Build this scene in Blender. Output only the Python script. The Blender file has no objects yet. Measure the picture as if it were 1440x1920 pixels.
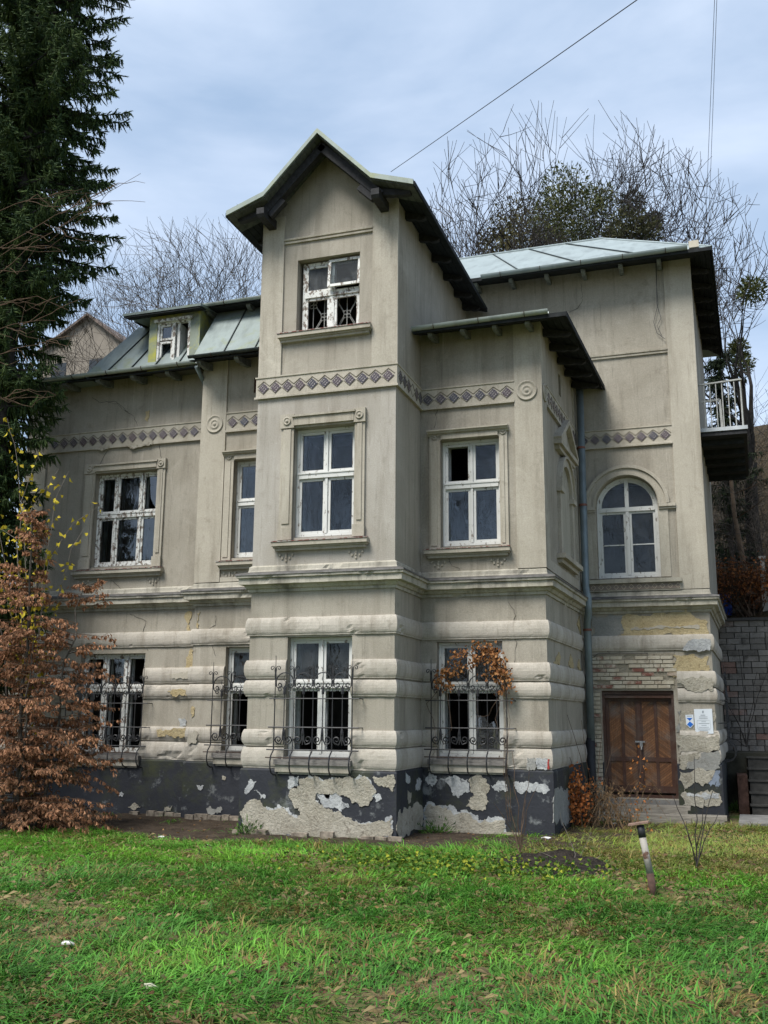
import bpy, math, random
import numpy as np
from mathutils import Vector, Matrix, noise as mnoise
from mathutils.geometry import tessellate_polygon

random.seed(7)
rng = np.random.default_rng(11)
scene = bpy.context.scene
col = scene.collection
R_ = math.radians

# ------------------------------------------------------------------ camera
FPX = 1848.6
YAW, PITCH, ROLL = -0.32463084, 0.20434567, 0.00737579
CAM = Vector((5.05575, -15.62284, 1.95))
_f = Vector((math.sin(YAW) * math.cos(PITCH), math.cos(YAW) * math.cos(PITCH), math.sin(PITCH)))
_r = Vector((math.cos(YAW), -math.sin(YAW), 0))
_u = _r.cross(_f)
CR = math.cos(ROLL) * _r + math.sin(ROLL) * _u
CU = -math.sin(ROLL) * _r + math.cos(ROLL) * _u
cam_data = bpy.data.cameras.new('camera')
cam_data.sensor_fit = 'HORIZONTAL'
cam_data.sensor_width = 36.0
cam_data.lens = 36.0 * FPX / 1440.0
cam_data.clip_start = 0.05
cam_data.clip_end = 2000
cam = bpy.data.objects.new('camera', cam_data)
col.objects.link(cam)
mw = Matrix.Identity(4)
for i in range(3):
    mw[i][0], mw[i][1], mw[i][2], mw[i][3] = CR[i], CU[i], -_f[i], CAM[i]
cam.matrix_world = mw
scene.camera = cam

def ray(x, y):
    return (x - 720) / FPX * CR - (y - 960) / FPX * CU + _f

def onY(x, y, Y):
    d = ray(x, y); return CAM + d * ((Y - CAM.y) / d.y)

def onZ(x, y, Z):
    d = ray(x, y); return CAM + d * ((Z - CAM.z) / d.z)

# ------------------------------------------------------------------ sky, sun, exposure
SUN_EL, SUN_AZ = R_(56), R_(203)      # bright part of the overcast: front left of the house
world = bpy.data.worlds.new('World')
scene.world = world
world.use_nodes = True
wn = world.node_tree
wn.nodes.clear()

def W(t, **kw):
    n = wn.nodes.new(t)
    for k, v in kw.items(): setattr(n, k, v)
    return n
sky = W('ShaderNodeTexSky', sky_type='NISHITA', sun_disc=False, sun_elevation=SUN_EL, sun_rotation=SUN_AZ)
sky.air_density, sky.dust_density, sky.ozone_density = 1.0, 0.6, 1.6
tc = W('ShaderNodeTexCoord')
mp = W('ShaderNodeMapping'); mp.inputs['Scale'].default_value = (1.0, 1.0, 2.6)
wn.links.new(tc.outputs['Generated'], mp.inputs['Vector'])
cn = W('ShaderNodeTexNoise'); cn.inputs['Scale'].default_value = 2.2; cn.inputs['Detail'].default_value = 6.0
cn.inputs['Roughness'].default_value = 0.52; cn.inputs['Distortion'].default_value = 0.25
wn.links.new(mp.outputs['Vector'], cn.inputs['Vector'])
cr = W('ShaderNodeValToRGB')
cr.color_ramp.elements[0].position = 0.40; cr.color_ramp.elements[0].color = (1.14, 1.52, 2.06, 1)
cr.color_ramp.elements[1].position = 0.66; cr.color_ramp.elements[1].color = (2.14, 2.44, 2.90, 1)
wn.links.new(cn.outputs['Fac'], cr.inputs['Fac'])
mx = W('ShaderNodeMix', data_type='RGBA'); mx.inputs[0].default_value = 0.88
wn.links.new(sky.outputs['Color'], mx.inputs[6]); wn.links.new(cr.outputs['Color'], mx.inputs[7])
bg = W('ShaderNodeBackground'); bg.inputs['Strength'].default_value = 0.095
wn.links.new(mx.outputs[2], bg.inputs['Color'])
wo = W('ShaderNodeOutputWorld'); wn.links.new(bg.outputs[0], wo.inputs['Surface'])

sun_d = bpy.data.lights.new('sun', 'SUN'); sun_d.energy = 1.5; sun_d.angle = R_(26); sun_d.color = (1.0, 0.965, 0.90)
sun = bpy.data.objects.new('sun', sun_d); col.objects.link(sun)
# direction towards the light: azimuth SUN_AZ measured clockwise from +Y
to_sun = Vector((math.sin(SUN_AZ) * math.cos(SUN_EL), math.cos(SUN_AZ) * math.cos(SUN_EL), math.sin(SUN_EL)))
sun.rotation_euler = to_sun.to_track_quat('Z', 'Y').to_euler()
sun.location = (-20, -30, 40)
scene.view_settings.view_transform = 'Standard'
scene.view_settings.look = 'None'
scene.view_settings.gamma = 1.0
scene.view_settings.exposure = 1.96
scene.cycles.max_bounces = 6
scene.cycles.transparent_max_bounces = 12

# ------------------------------------------------------------------ mesh helpers
class MB:
    def __init__(s): s.v = []; s.f = []
    def add(s, vs, fs):
        b = len(s.v); s.v += [tuple(p) for p in vs]; s.f += [tuple(i + b for i in f) for f in fs]
    def hexa(s, p):
        s.add(p, [(0, 3, 2, 1), (4, 5, 6, 7), (0, 1, 5, 4), (1, 2, 6, 5), (2, 3, 7, 6), (3, 0, 4, 7)])
    def box(s, x0, x1, y0, y1, z0, z1):
        s.hexa([(x0, y0, z0), (x1, y0, z0), (x1, y1, z0), (x0, y1, z0), (x0, y0, z1), (x1, y0, z1), (x1, y1, z1), (x0, y1, z1)])
    def fbox(s, F, u0, u1, o0, o1, z0, z1):
        s.hexa([F.w(u0, o1, z0), F.w(u1, o1, z0), F.w(u1, o0, z0), F.w(u0, o0, z0), F.w(u0, o1, z1), F.w(u1, o1, z1), F.w(u1, o0, z1), F.w(u0, o0, z1)])
    def bar(s, a, b, w, h, up=(0, 0, 1)):
        a = Vector(a); b = Vector(b); d = (b - a).normalized(); x = d.cross(Vector(up))
        if x.length < 1e-4: x = d.cross(Vector((1, 0, 0)))
        x.normalize(); y = x.cross(d)
        x *= w / 2; y *= h / 2
        s.hexa([a - x - y, a + x - y, b + x - y, b - x - y, a - x + y, a + x + y, b + x + y, b - x + y])
    def tube(s, pts, r, n=6, cap=True):
        P = [Vector(p) for p in pts]
        if not isinstance(r, (list, tuple)): r = [r] * len(P)
        t0 = (P[1] - P[0]).normalized()
        x = t0.orthogonal().normalized()
        b = len(s.v)
        for i, p in enumerate(P):
            t = (P[min(i + 1, len(P) - 1)] - P[max(i - 1, 0)])
            if t.length < 1e-9: t = t0
            t = t.normalized()
            x = (x - t * x.dot(t)); x = x.normalized() if x.length > 1e-6 else t.orthogonal().normalized()
            y = t.cross(x)
            for k in range(n):
                a = 2 * math.pi * k / n
                s.v.append(tuple(p + (x * math.cos(a) + y * math.sin(a)) * r[i]))
        for i in range(len(P) - 1):
            for k in range(n):
                k2 = (k + 1) % n
                s.f.append((b + i * n + k, b + i * n + k2, b + (i + 1) * n + k2, b + (i + 1) * n + k))
        if cap:
            s.f.append(tuple(b + k for k in range(n))[::-1]); s.f.append(tuple(b + (len(P) - 1) * n + k for k in range(n)))
    def prism(s, poly, vec):
        vec = Vector(vec); P = [Vector(p) for p in poly]; n = len(P)
        vs = P + [p + vec for p in P]
        fs = [tuple(range(n)), tuple(range(2 * n - 1, n - 1, -1))] + [(i, i + n, (i + 1) % n + n, (i + 1) % n) for i in range(n)]
        s.add(vs, fs)
    def lathe(s, c, axis, prof, n=16):
        c = Vector(c); a = Vector(axis).normalized(); x = a.orthogonal().normalized(); y = a.cross(x); b = len(s.v)
        for (r, h) in prof:
            for k in range(n):
                t = 2 * math.pi * k / n
                s.v.append(tuple(c + a * h + (x * math.cos(t) + y * math.sin(t)) * r))
        for i in range(len(prof) - 1):
            for k in range(n):
                k2 = (k + 1) % n
                s.f.append((b + i * n + k, b + i * n + k2, b + (i + 1) * n + k2, b + (i + 1) * n + k))
        s.f.append(tuple(b + k for k in range(n))[::-1]); s.f.append(tuple(b + (len(prof) - 1) * n + k for k in range(n)))
    def build(s, name, mat, parent=None, smooth=False):
        return mk(name, s.v, s.f, mat, parent, smooth)

def mk(name, v, f, mat, parent=None, smooth=False):
    me = bpy.data.meshes.new(name)
    me.from_pydata([tuple(p) for p in v], [], f)
    if mat is not None: me.materials.append(mat)
    if smooth: me.polygons.foreach_set('use_smooth', [True] * len(me.polygons))
    me.update()
    o = bpy.data.objects.new(name, me); col.objects.link(o)
    if parent is not None: o.parent = parent
    return o

def inst(name, me, parent, M):
    o = bpy.data.objects.new(name, me); col.objects.link(o)
    if parent is not None: o.parent = parent
    o.matrix_local = M
    return o

def empty(name, loc=(0, 0, 0), parent=None):
    o = bpy.data.objects.new(name, None); col.objects.link(o); o.location = loc; o.empty_display_size = .2
    if parent: o.parent = parent
    return o

def tag(o, label=None, cat=None, group=None, kind=None):
    if label: o['label'] = label
    if cat: o['category'] = cat
    if group: o['group'] = group
    if kind: o['kind'] = kind
    return o

# ------------------------------------------------------------------ material helpers
class Mat:
    def __init__(s, name, rough=0.8, spec=0.3, metal=0.0):
        s.m = bpy.data.materials.new(name); s.m.use_nodes = True; s.t = s.m.node_tree
        s.b = s.t.nodes['Principled BSDF']
        s.b.inputs['Roughness'].default_value = rough; s.b.inputs['Metallic'].default_value = metal
        s.b.inputs['Specular IOR Level'].default_value = spec
    def n(s, t, **kw):
        n = s.t.nodes.new(t)
        for k, v in kw.items(): setattr(n, k, v)
        return n
    def l(s, a, b): s.t.links.new(a, b)
    def pos(s, scale=(1, 1, 1), obj=False):
        if obj: src = s.n('ShaderNodeTexCoord').outputs['Object']
        else: src = s.n('ShaderNodeNewGeometry').outputs['Position']
        m = s.n('ShaderNodeMapping'); m.inputs['Scale'].default_value = scale; s.l(src, m.inputs['Vector']); return m.outputs['Vector']
    def noise(s, scale, detail=4, rough=.55, vec=None, dist=0):
        n = s.n('ShaderNodeTexNoise'); n.inputs['Scale'].default_value = scale; n.inputs['Detail'].default_value = detail
        n.inputs['Roughness'].default_value = rough; n.inputs['Distortion'].default_value = dist
        s.l(vec if vec is not None else s.pos(), n.inputs['Vector']); return n.outputs['Fac']
    def ramp(s, fac, stops):
        r = s.n('ShaderNodeValToRGB'); e = r.color_ramp.elements
        while len(e) < len(stops): e.new(0.5)
        for k, (p, c) in enumerate(stops):
            e[k].position = p; e[k].color = (c, c, c, 1) if not isinstance(c, (tuple, list)) else (*c, 1)
        s.l(fac, r.inputs['Fac']); return r.outputs['Color']
    def mix(s, fac, a, b, mode='MIX'):
        m = s.n('ShaderNodeMix', data_type='RGBA', blend_type=mode)
        for sock, v in ((m.inputs[0], fac), (m.inputs[6], a), (m.inputs[7], b)):
            if isinstance(v, (int, float)): sock.default_value = v
            elif isinstance(v, (tuple, list)): sock.default_value = (*v, 1)
            else: s.l(v, sock)
        return m.outputs[2]
    def color(s, c):
        if isinstance(c, (tuple, list)): s.b.inputs['Base Color'].default_value = (*c, 1)
        else: s.l(c, s.b.inputs['Base Color'])
    def bump(s, h, strength=.3, dist=.01):
        b = s.n('ShaderNodeBump'); b.inputs['Strength'].default_value = strength; b.inputs['Distance'].default_value = dist
        s.l(h, b.inputs['Height']); s.l(b.outputs['Normal'], s.b.inputs['Normal'])

def plaster(name, c0, c1, stain, grain=.3, stain_amt=.55):
    m = Mat(name, .92, .15)
    big = m.noise(.55, 5, .6, dist=.6)
    c = m.mix(m.ramp(big, [(.30, 0.0), (.72, 1.0)]), c0, c1)
    st = m.noise(2.2, 6, .62, vec=m.pos((1.3, 1.3, .16)))
    c = m.mix(m.ramp(st, [(.50, 0.0), (.74, stain_amt)]), c, stain)
    s2 = m.noise(2.6, 7, .7, vec=m.pos((4.2, 4.2, .22)), dist=.3)
    c = m.mix(m.ramp(s2, [(.55, 0.0), (.74, .55)]), c, tuple(x * .75 for x in stain))
    s3 = m.noise(1.9, 7, .7, vec=m.pos((3.1, 3.1, .3)), dist=.6)
    c = m.mix(m.ramp(s3, [(.58, 0.0), (.76, .6)]), c, tuple(min(1, x * 1.3) for x in c1))
    bl = m.noise(1.1, 7, .68, dist=1.2)
    c = m.mix(m.ramp(bl, [(.58, 0.0), (.75, .45)]), c, tuple(min(1, x * 1.22) for x in c1))
    sp_ = m.noise(4.5, 8, .75, dist=.4)
    c = m.mix(m.ramp(sp_, [(.56, 0.0), (.70, .5)]), c, tuple(x * .8 + y * .2 for x, y in zip(stain, c0)))
    fine = m.noise(48, 4, .7)
    c = m.mix(.45, c, m.ramp(fine, [(.3, .45), (.72, 1.0)]), 'MULTIPLY')
    m.color(c)
    h = m.mix(.35, fine, m.noise(9, 5, .6))
    m.bump(h, grain, .012)
    return m.m

PL = plaster('stucco', (.295, .266, .214), (.412, .378, .318), (.168, .146, .112), .55, .6)
PLG = plaster('stucco_grey', (.335, .308, .262), (.462, .432, .386), (.215, .190, .150), .55, .6)
TR = plaster('trim_plaster', (.380, .345, .280), (.485, .448, .375), (.225, .195, .150), .3, .65)
RO = plaster('band_plaster', (.400, .364, .308), (.525, .482, .420), (.220, .188, .145), .35, .7)
CO = plaster('cornice_plaster', (.36, .335, .27), (.50, .47, .40), (.10, .09, .075), .3, .85)
REV = plaster('reveal_plaster', (.33, .31, .25), (.41, .385, .32), (.2, .18, .14), .3)

def simple(name, c, rough=.7, var=.25, scale=8, spec=.3, metal=0, bump=0, bscale=40, vec=None):
    m = Mat(name, rough, spec, metal)
    f = m.noise(scale, 5, .6, vec=m.pos(vec) if vec else None)
    m.color(m.mix(m.ramp(f, [(.3, 0.0), (.7, 1.0)]), tuple(x * (1 - var) for x in c), tuple(min(1, x * (1 + var)) for x in c)))
    if bump: m.bump(m.noise(bscale, 4), bump, .01)
    return m.m

# peeling white window paint: bare grey-brown wood shows through
m = Mat('peeling_white_paint', .6, .3)
a = m.noise(16, 8, .72, vec=m.pos((1, 1, .45)))
m.color(m.mix(m.ramp(a, [(.592, 0.0), (.62, 1.0)]), m.mix(m.noise(3, 4), (.46, .46, .435), (.66, .66, .635)), (.17, .14, .11)))
m.bump(m.ramp(a, [(.58, 1.0), (.62, 0.0)]), .5, .004)
WHITE = m.m
m = Mat('worn_white_paint', .6, .3)
a = m.noise(13, 8, .75, vec=m.pos((1, 1, .6)))
m.color(m.mix(m.ramp(a, [(.52, 0.0), (.55, 1.0)]), (.62, .62, .59), (.16, .125, .10)))
m.bump(m.ramp(a, [(.50, 1.0), (.55, 0.0)]), .5, .004)
WORN = m.m

# old window glass: clear, slightly wavy
def glass(name, ior, refl_tint, wav, dirt):
    m = Mat(name)
    m.t.nodes.remove(m.b)
    fr = m.n('ShaderNodeFresnel'); fr.inputs['IOR'].default_value = ior
    tr = m.n('ShaderNodeBsdfTransparent'); tr.inputs['Color'].default_value = (.62, .68, .70, 1)
    gl = m.n('ShaderNodeBsdfGlossy'); gl.inputs['Roughness'].default_value = .015; gl.inputs['Color'].default_value = (*refl_tint, 1)
    bp = m.n('ShaderNodeBump'); bp.inputs['Strength'].default_value = wav; bp.inputs['Distance'].default_value = .02
    m.l(m.noise(3.2, 3, .55, vec=m.pos((1.6, 1.6, .8)), dist=1.4), bp.inputs['Height'])
    m.l(bp.outputs['Normal'], gl.inputs['Normal'])
    sh = m.n('ShaderNodeMixShader'); m.l(fr.outputs[0], sh.inputs[0]); m.l(tr.outputs[0], sh.inputs[1]); m.l(gl.outputs[0], sh.inputs[2])
    df = m.n('ShaderNodeBsdfDiffuse'); df.inputs['Color'].default_value = (.45, .47, .48, 1)
    s2 = m.n('ShaderNodeMixShader')
    m.l(m.ramp(m.noise(2.4, 6, .7), [(.45, dirt * .25), (.75, dirt)]), s2.inputs[0])
    m.l(sh.outputs[0], s2.inputs[1]); m.l(df.outputs[0], s2.inputs[2])
    m.l(s2.outputs[0], m.t.nodes['Material Output'].inputs['Surface'])
    return m.m
GLASS = glass('old_glass', 2.0, (.9, .95, 1), .20, .03)
GLASSD = glass('dusty_glass', 1.5, (.9, .95, 1), .06, .10)
GLASSB = glass('sky_glass', 2.3, (.9, .95, 1.0), .01, .22)
GLASST = glass('dusty_tilted_glass', 1.22, (.8, .9, 1.0), .01, .30)

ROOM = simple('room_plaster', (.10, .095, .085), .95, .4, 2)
IRON = simple('wrought_iron', (.022, .022, .024), .55, .3, 20, .4)
RUSTIRON = simple('rusty_iron', (.05, .03, .022), .75, .5, 30, .3)
DARKWOOD = simple('dark_timber', (.026, .026, .028), .75, .45, 14, .25, bump=.3, vec=(1, 1, 1))
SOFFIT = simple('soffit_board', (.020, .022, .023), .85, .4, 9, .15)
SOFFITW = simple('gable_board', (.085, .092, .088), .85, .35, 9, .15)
ZINCT = simple('grey_bracket_paint', (.13, .14, .13), .7, .4, 11, .2)

def metal_roof(name, base, lichen, amt, rust=.0):
    m = Mat(name, .55, .4, .12)
    c = m.mix(m.noise(1.4, 6, .62, dist=.8), tuple(x * .72 for x in base), tuple(min(1, x * 1.25) for x in base))
    st = m.noise(3.0, 6, .65, vec=m.pos((1.4, .5, .35)))
    c = m.mix(m.ramp(st, [(.50, 0.0), (.72, .55)]), c, tuple(x * .42 for x in base))
    li = m.noise(1.7, 7, .7, dist=.5)
    c = m.mix(m.ramp(li, [(.62 - amt * .25, 0.0), (.78 - amt * .2, min(1, amt * 1.4))]), c, lichen)
    if rust: c = m.mix(m.ramp(m.noise(5, 6, .7), [(.62, 0.0), (.72, rust)]), c, (.16, .075, .04))
    m.color(c)
    m.bump(m.noise(1.8, 3), .15, .03)
    return m.m
ROOFM = metal_roof('zinc_sheet', (.200, .240, .235), (.17, .19, .05), .42)
ROOFL = metal_roof('pale_zinc_sheet', (.265, .310, .312), (.30, .34, .22), .08)
GUT = metal_roof('gutter_zinc', (.36, .40, .38), (.22, .24, .10), .15, .5)
VERGE = metal_roof('verge_flashing', (.235, .275, .245), (.22, .24, .08), .45)
LICHEN = metal_roof('lichen_sheet', (.22, .25, .20), (.42, .40, .05), .75)
PIPE = simple('downpipe_zinc', (.150, .185, .195), .5, .2, 3, .45, .25)
PIPER = simple('pipe_collar', (.17, .07, .05), .7, .3, 20)
BLACKPAINT = None
m = Mat('plinth_paint', .7, .25)
c = m.mix(m.noise(1.6, 6, .65, dist=.8), (.012, .013, .017), (.038, .041, .050))
c = m.mix(m.ramp(m.noise(3.0, 7, .7), [(.58, 0.0), (.68, .75)]), c, (.20, .21, .21))
pz = m.n('ShaderNodeSeparateXYZ'); m.l(m.n('ShaderNodeNewGeometry').outputs['Position'], pz.inputs[0])
c = m.mix(m.ramp(m.noise(1.3, 6, .7, dist=.5), [(.50, 0.0), (.66, .8)]), c, (.045, .050, .024))
m.color(c); m.bump(m.noise(12, 6, .65), .5, .02)
PLINTH = m.m
def patchmat(name, c0, c1, crack, bumpS=.9):
    m = Mat(name, .95, .1)
    a = m.noise(3.0, 9, .74, dist=.9)
    c = m.mix(m.ramp(a, [(.32, 0.0), (.68, 1.0)]), c0, c1)
    c = m.mix(m.ramp(m.noise(6, 8, .75, dist=1.6), [(.57, 0.0), (.64, .75)]), c, crack)
    c = m.mix(m.ramp(m.noise(1.6, 7, .7, dist=.5), [(.55, 0.0), (.72, .6)]), c, tuple((x + y + z) / 3 for x, y, z in zip(c0, c1, crack)))
    c = m.mix(.5, c, m.ramp(m.noise(38, 5, .75), [(.28, .35), (.7, 1.0)]), 'MULTIPLY')
    m.color(c)
    m.bump(m.mix(.45, m.noise(4.5, 9, .75, dist=.8), m.noise(24, 6, .75)), min(1, bumpS * 1.1), .09)
    return m.m
CREAM = patchmat('bare_lime_render', (.36, .325, .255), (.58, .54, .45), (.22, .19, .15))
YELL = patchmat('yellow_old_render', (.42, .33, .18), (.54, .45, .28), (.22, .17, .10), .6)
WHITEP = patchmat('whitewash_patch', (.30, .31, .32), (.62, .63, .62), (.07, .075, .085), .5)
GREYP = patchmat('grey_repair_render', (.25, .25, .235), (.34, .335, .31), (.18, .17, .15), .4)
DARKP = simple('black_paint_remnant', (.035, .038, .048), .75, .5, 5, .2, bump=.5, bscale=14)
CRACK = simple('crack_shadow', (.05, .045, .038), .95, .3, 20, .05)
STREAK = simple('damp_soot', (.075, .068, .045), .95, .4, 6, .05)

# ================================================================== THE VILLA
villa = tag(empty('villa'), 'derelict grey-beige stucco villa with a gabled tower bay in the middle', 'house')

class Frame:
    """a vertical wall plane: u along it (left to right seen from outside), o outwards, z up"""
    def __init__(s, p0, p1):
        s.p = Vector((*p0, 0)); q = Vector((*p1, 0)); s.L = (q - s.p).length; s.d = (q - s.p) / s.L
        s.n = Vector((s.d.y, -s.d.x, 0))
    def w(s, u, o, z): return s.p + s.d * u + s.n * o + Vector((0, 0, z))
    def px(s, x, y, o=0):
        d = ray(x, y); t = ((s.p + s.n * o) - CAM).dot(s.n) / d.dot(s.n); q = CAM + d * t
        return (q - s.p).dot(s.d), q.z
    def X(s, x): return (x - s.p.x) / s.d.x

PTS = [(-9.35, 9.0), (-9.35, 2.10), (-4.74, 2.10), (-4.74, 1.75), (-2.65, 1.75), (-2.65, 0), (0, 0), (0, 1.53), (2.27, 1.53), (2.41, 5.24), (4.95, 5.24), (5.15, 10.8)]
FR = [Frame(PTS[i], PTS[i + 1]) for i in range(len(PTS) - 1)]
LEFT, NARR, TOWL, TOW, TOWS, BAY, BAYS, RW, RS = FR[1], FR[3], FR[4], FR[5], FR[6], FR[7], FR[8], FR[9], FR[10]
for i, F in enumerate(FR): F.i = i
MIT = [None] * len(PTS)
for i in range(1, len(PTS) - 1):
    a, b = FR[i - 1].n, FR[i].n
    MIT[i] = (a + b) / (1 + a.dot(b))

def sweep(F, prof, u0=None, u1=None, name='moulding', mat=None, parent=villa, smooth=False):
    """a moulding of (out, z) profile along wall F; ends at wall corners are mitred"""
    def ring(u, corner):
        if corner is not None and MIT[corner] is not None:
            P = Vector((*PTS[corner], 0)); return [P + MIT[corner] * o + Vector((0, 0, z)) for o, z in prof]
        return [F.w(u, o, z) for o, z in prof]
    A = ring(0 if u0 is None else u0, F.i if u0 is None else None)
    B = ring(F.L if u1 is None else u1, F.i + 1 if u1 is None else None)
    n = len(prof); mb = MB()
    if name in ('plaster_band', 'cornice'):          # hand-run plaster: wavering line, chipped edges
        L = (A[0] - B[0]).length; m_ = max(1, int(L / .06)); V = []
        for k in range(m_ + 1):
            t = k / m_; wgt = min(1, min(t, 1 - t) * L / .12)
            for (o, z), pa, pb in zip(prof, A, B):
                p = pa.lerp(pb, t)
                if o > .01:
                    q = mnoise.noise(p * 4.3) * .007 + mnoise.noise(p * 14) * .004
                    ch = mnoise.noise(p * 2.1 + Vector((7, 3, 1))) + .5 * mnoise.noise(p * 9)
                    if ch > .52: q -= min(.028, (ch - .52) * .16)
                    p = p + F.n * q * wgt + Vector((0, 0, mnoise.noise(p * 6 + Vector((9, 9, 9))) * .006 * wgt))
                V.append(p)
        mb.add(V, [(k * n + i, k * n + i + 1, (k + 1) * n + i + 1, (k + 1) * n + i) for k in range(m_) for i in range(n - 1)] + [tuple(range(n))[::-1], tuple(range(m_ * n, (m_ + 1) * n))])
        return mb.build(name, mat, parent, smooth)
    mb.add(A + B, [(k, k + 1, n + k + 1, n + k) for k in range(n - 1)] + [(n - 1, 0, n, 2 * n - 1), tuple(range(n))[::-1], tuple(range(n, 2 * n))])
    return mb.build(name, mat, parent, smooth)

def wall_panel(F, u0, u1, z0, z1, holes=(), mat=None, depth=.32, name='wall', arch=None):
    """wall face with real openings and reveals; holes are (u0,u1,z0,z1); arch = (uc, r, zs) adds a half round top"""
    us = sorted({u0, u1, *[h[0] for h in holes], *[h[1] for h in holes]}); zs = sorted({z0, z1, *[h[2] for h in holes], *[h[3] for h in holes]})
    us = [u for u in us if u0 <= u <= u1]; zs = [z for z in zs if z0 <= z <= z1]
    mb = MB()
    for a in range(len(us) - 1):
        for b in range(len(zs) - 1):
            uc, zc = (us[a] + us[a + 1]) / 2, (zs[b] + zs[b + 1]) / 2
            if any(h[0] < uc < h[1] and h[2] < zc < h[3] for h in holes): continue
            mb.add([F.w(us[a], 0, zs[b]), F.w(us[a + 1], 0, zs[b]), F.w(us[a + 1], 0, zs[b + 1]), F.w(us[a], 0, zs[b + 1])], [(0, 1, 2, 3)])
    for h in holes:
        a, b, c, d = h[:4]
        q = lambda p: mb.add(p, [(0, 1, 2, 3)])
        q([F.w(a, 0, c), F.w(a, 0, d), F.w(a, -depth, d), F.w(a, -depth, c)])
        q([F.w(b, 0, d), F.w(b, 0, c), F.w(b, -depth, c), F.w(b, -depth, d)])
        q([F.w(b, 0, c), F.w(a, 0, c), F.w(a, -depth, c), F.w(b, -depth, c)])
        if not arch: q([F.w(a, 0, d), F.w(b, 0, d), F.w(b, -depth, d), F.w(a, -depth, d)])
    if arch:
        uc, r, zsp, zt = arch; n = 24
        pts = [(uc + r * math.cos(math.pi * k / n), zsp + r * math.sin(math.pi * k / n)) for k in range(n + 1)]
        for k in range(n):
            (ua, za), (ub, zb) = pts[k], pts[k + 1]
            mb.add([F.w(ub, 0, zb), F.w(ua, 0, za), F.w(ua, 0, zt), F.w(ub, 0, zt)], [(0, 1, 2, 3)])
            mb.add([F.w(ua, 0, za), F.w(ub, 0, zb), F.w(ub, -depth, zb), F.w(ua, -depth, za)], [(0, 1, 2, 3)])
    return mb.build(name, mat, villa)

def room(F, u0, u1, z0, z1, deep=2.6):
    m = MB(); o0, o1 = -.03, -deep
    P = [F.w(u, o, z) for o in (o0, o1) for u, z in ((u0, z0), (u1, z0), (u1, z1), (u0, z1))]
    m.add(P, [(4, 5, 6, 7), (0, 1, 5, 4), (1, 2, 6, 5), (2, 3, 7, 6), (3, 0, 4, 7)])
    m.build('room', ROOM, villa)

# ---------------------------------------------------------------- wall faces, storey by storey
def hx(F, x0, x1, z0, z1): return (F.X(x0), F.X(x1), z0, z1)
H_T0, H_T1, H_T2 = hx(TOW, -1.93, -.75, 1.25, 3.27), hx(TOW, -1.90, -.74, 5.0, 6.99), hx(TOW, -1.93, -.70, 8.80, 10.25)
H_B0, H_B1 = hx(BAY, .30, 1.49, 1.24, 3.26), hx(BAY, .39, 1.50, 4.98, 6.99)
H_N0, H_N1 = hx(NARR, -4.02, -2.92, 1.26, 3.25), hx(NARR, -3.99, -2.92, 5.0, 7.0)
H_L0, H_L1 = hx(LEFT, -7.57, -6.03, 1.16, 3.18), hx(LEFT, -7.50, -5.96, 5.0, 7.05)
H_D = hx(RW, 2.76, 4.18, .40, 2.50)
ARC_R, ARC_Z = .635, 6.33
H_R1 = hx(RW, 3.42 - ARC_R, 3.42 + ARC_R, 4.79, ARC_Z + ARC_R)

wall_panel(TOW, 0, TOW.L, -.3, 4.3, [H_T0], PL)
wall_panel(TOW, 0, TOW.L, 4.3, 7.8, [H_T1], PLG)
wall_panel(TOW, 0, TOW.L, 7.8, 11.0, [H_T2], PL)
g = MB(); g.add([(-2.65, 0, 11.0), (0, 0, 11.0), (0, 0, 11.2), (-.29, 0, 11.31), (-1.33, 0, 12.36), (-2.37, 0, 11.31), (-2.65, 0, 11.2)], [tuple(range(7))])
g.build('gable', PL, villa)
TOWS2 = Frame((0, 0), (0, 5.24)); TOWL2 = Frame((-2.65, 5.24), (-2.65, 0)); RWU = Frame((-2.65, 5.24), (2.412, 5.24))
wall_panel(TOWS, 0, TOWS.L, -.3, 4.3, [], PL); wall_panel(TOWS, 0, TOWS.L, 4.3, 7.8, [], PL)
wall_panel(TOWS2, 0, 5.24, 7.8, 11.25, [], PL)
wall_panel(TOWL, 0, TOWL.L, -.3, 7.8, [], PL); wall_panel(TOWL2, 0, 5.24, 7.8, 11.25, [], PL)
wall_panel(BAY, 0, BAY.L, -.3, 4.3, [H_B0], PL); wall_panel(BAY, 0, BAY.L, 4.3, 9.3, [H_B1], PL)
wall_panel(BAYS, 0, BAYS.L, -.3, 4.3, [], PL); wall_panel(BAYS, 0, BAYS.L, 4.3, 9.3, [(1.85, 2.10, 8.30, 8.75)], PL)
wall_panel(RW, 0, RW.L, -.3, 4.3, [H_D], PL)
wall_panel(RW, 0, RW.L, 4.3, 12.0, [H_R1], PL, arch=(RW.X(3.42), ARC_R, ARC_Z, ARC_Z + ARC_R))
wall_panel(RWU, 0, RWU.L, 8.6, 12.0, [], PL)
wall_panel(RS, 0, RS.L, -.3, 12.0, [], PL)
wall_panel(NARR, 0, NARR.L, -.3, 4.3, [H_N0], PL); wall_panel(NARR, 0, NARR.L, 4.3, 9.4, [H_N1, hx(NARR, -3.62, -3.10, 8.40, 8.72)], PL)
wall_panel(FR[2], 0, FR[2].L, -.3, 9.4, [], PL)
wall_panel(LEFT, 0, LEFT.L, -.3, 4.3, [H_L0], PL); wall_panel(LEFT, 0, LEFT.L, 4.3, 9.4, [H_L1], PL)
wall_panel(FR[0], 0, FR[0].L, -.3, 9.4, [], PL)
wall_panel(Frame((5.15, 10.8), (-9.35, 10.8)), 0, 14.5, -.3, 9.6, [], PL)
wall_panel(Frame((-9.35, 10.8), (-9.35, 9.0)), 0, 1.8, -.3, 9.6, [], PL)
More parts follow.
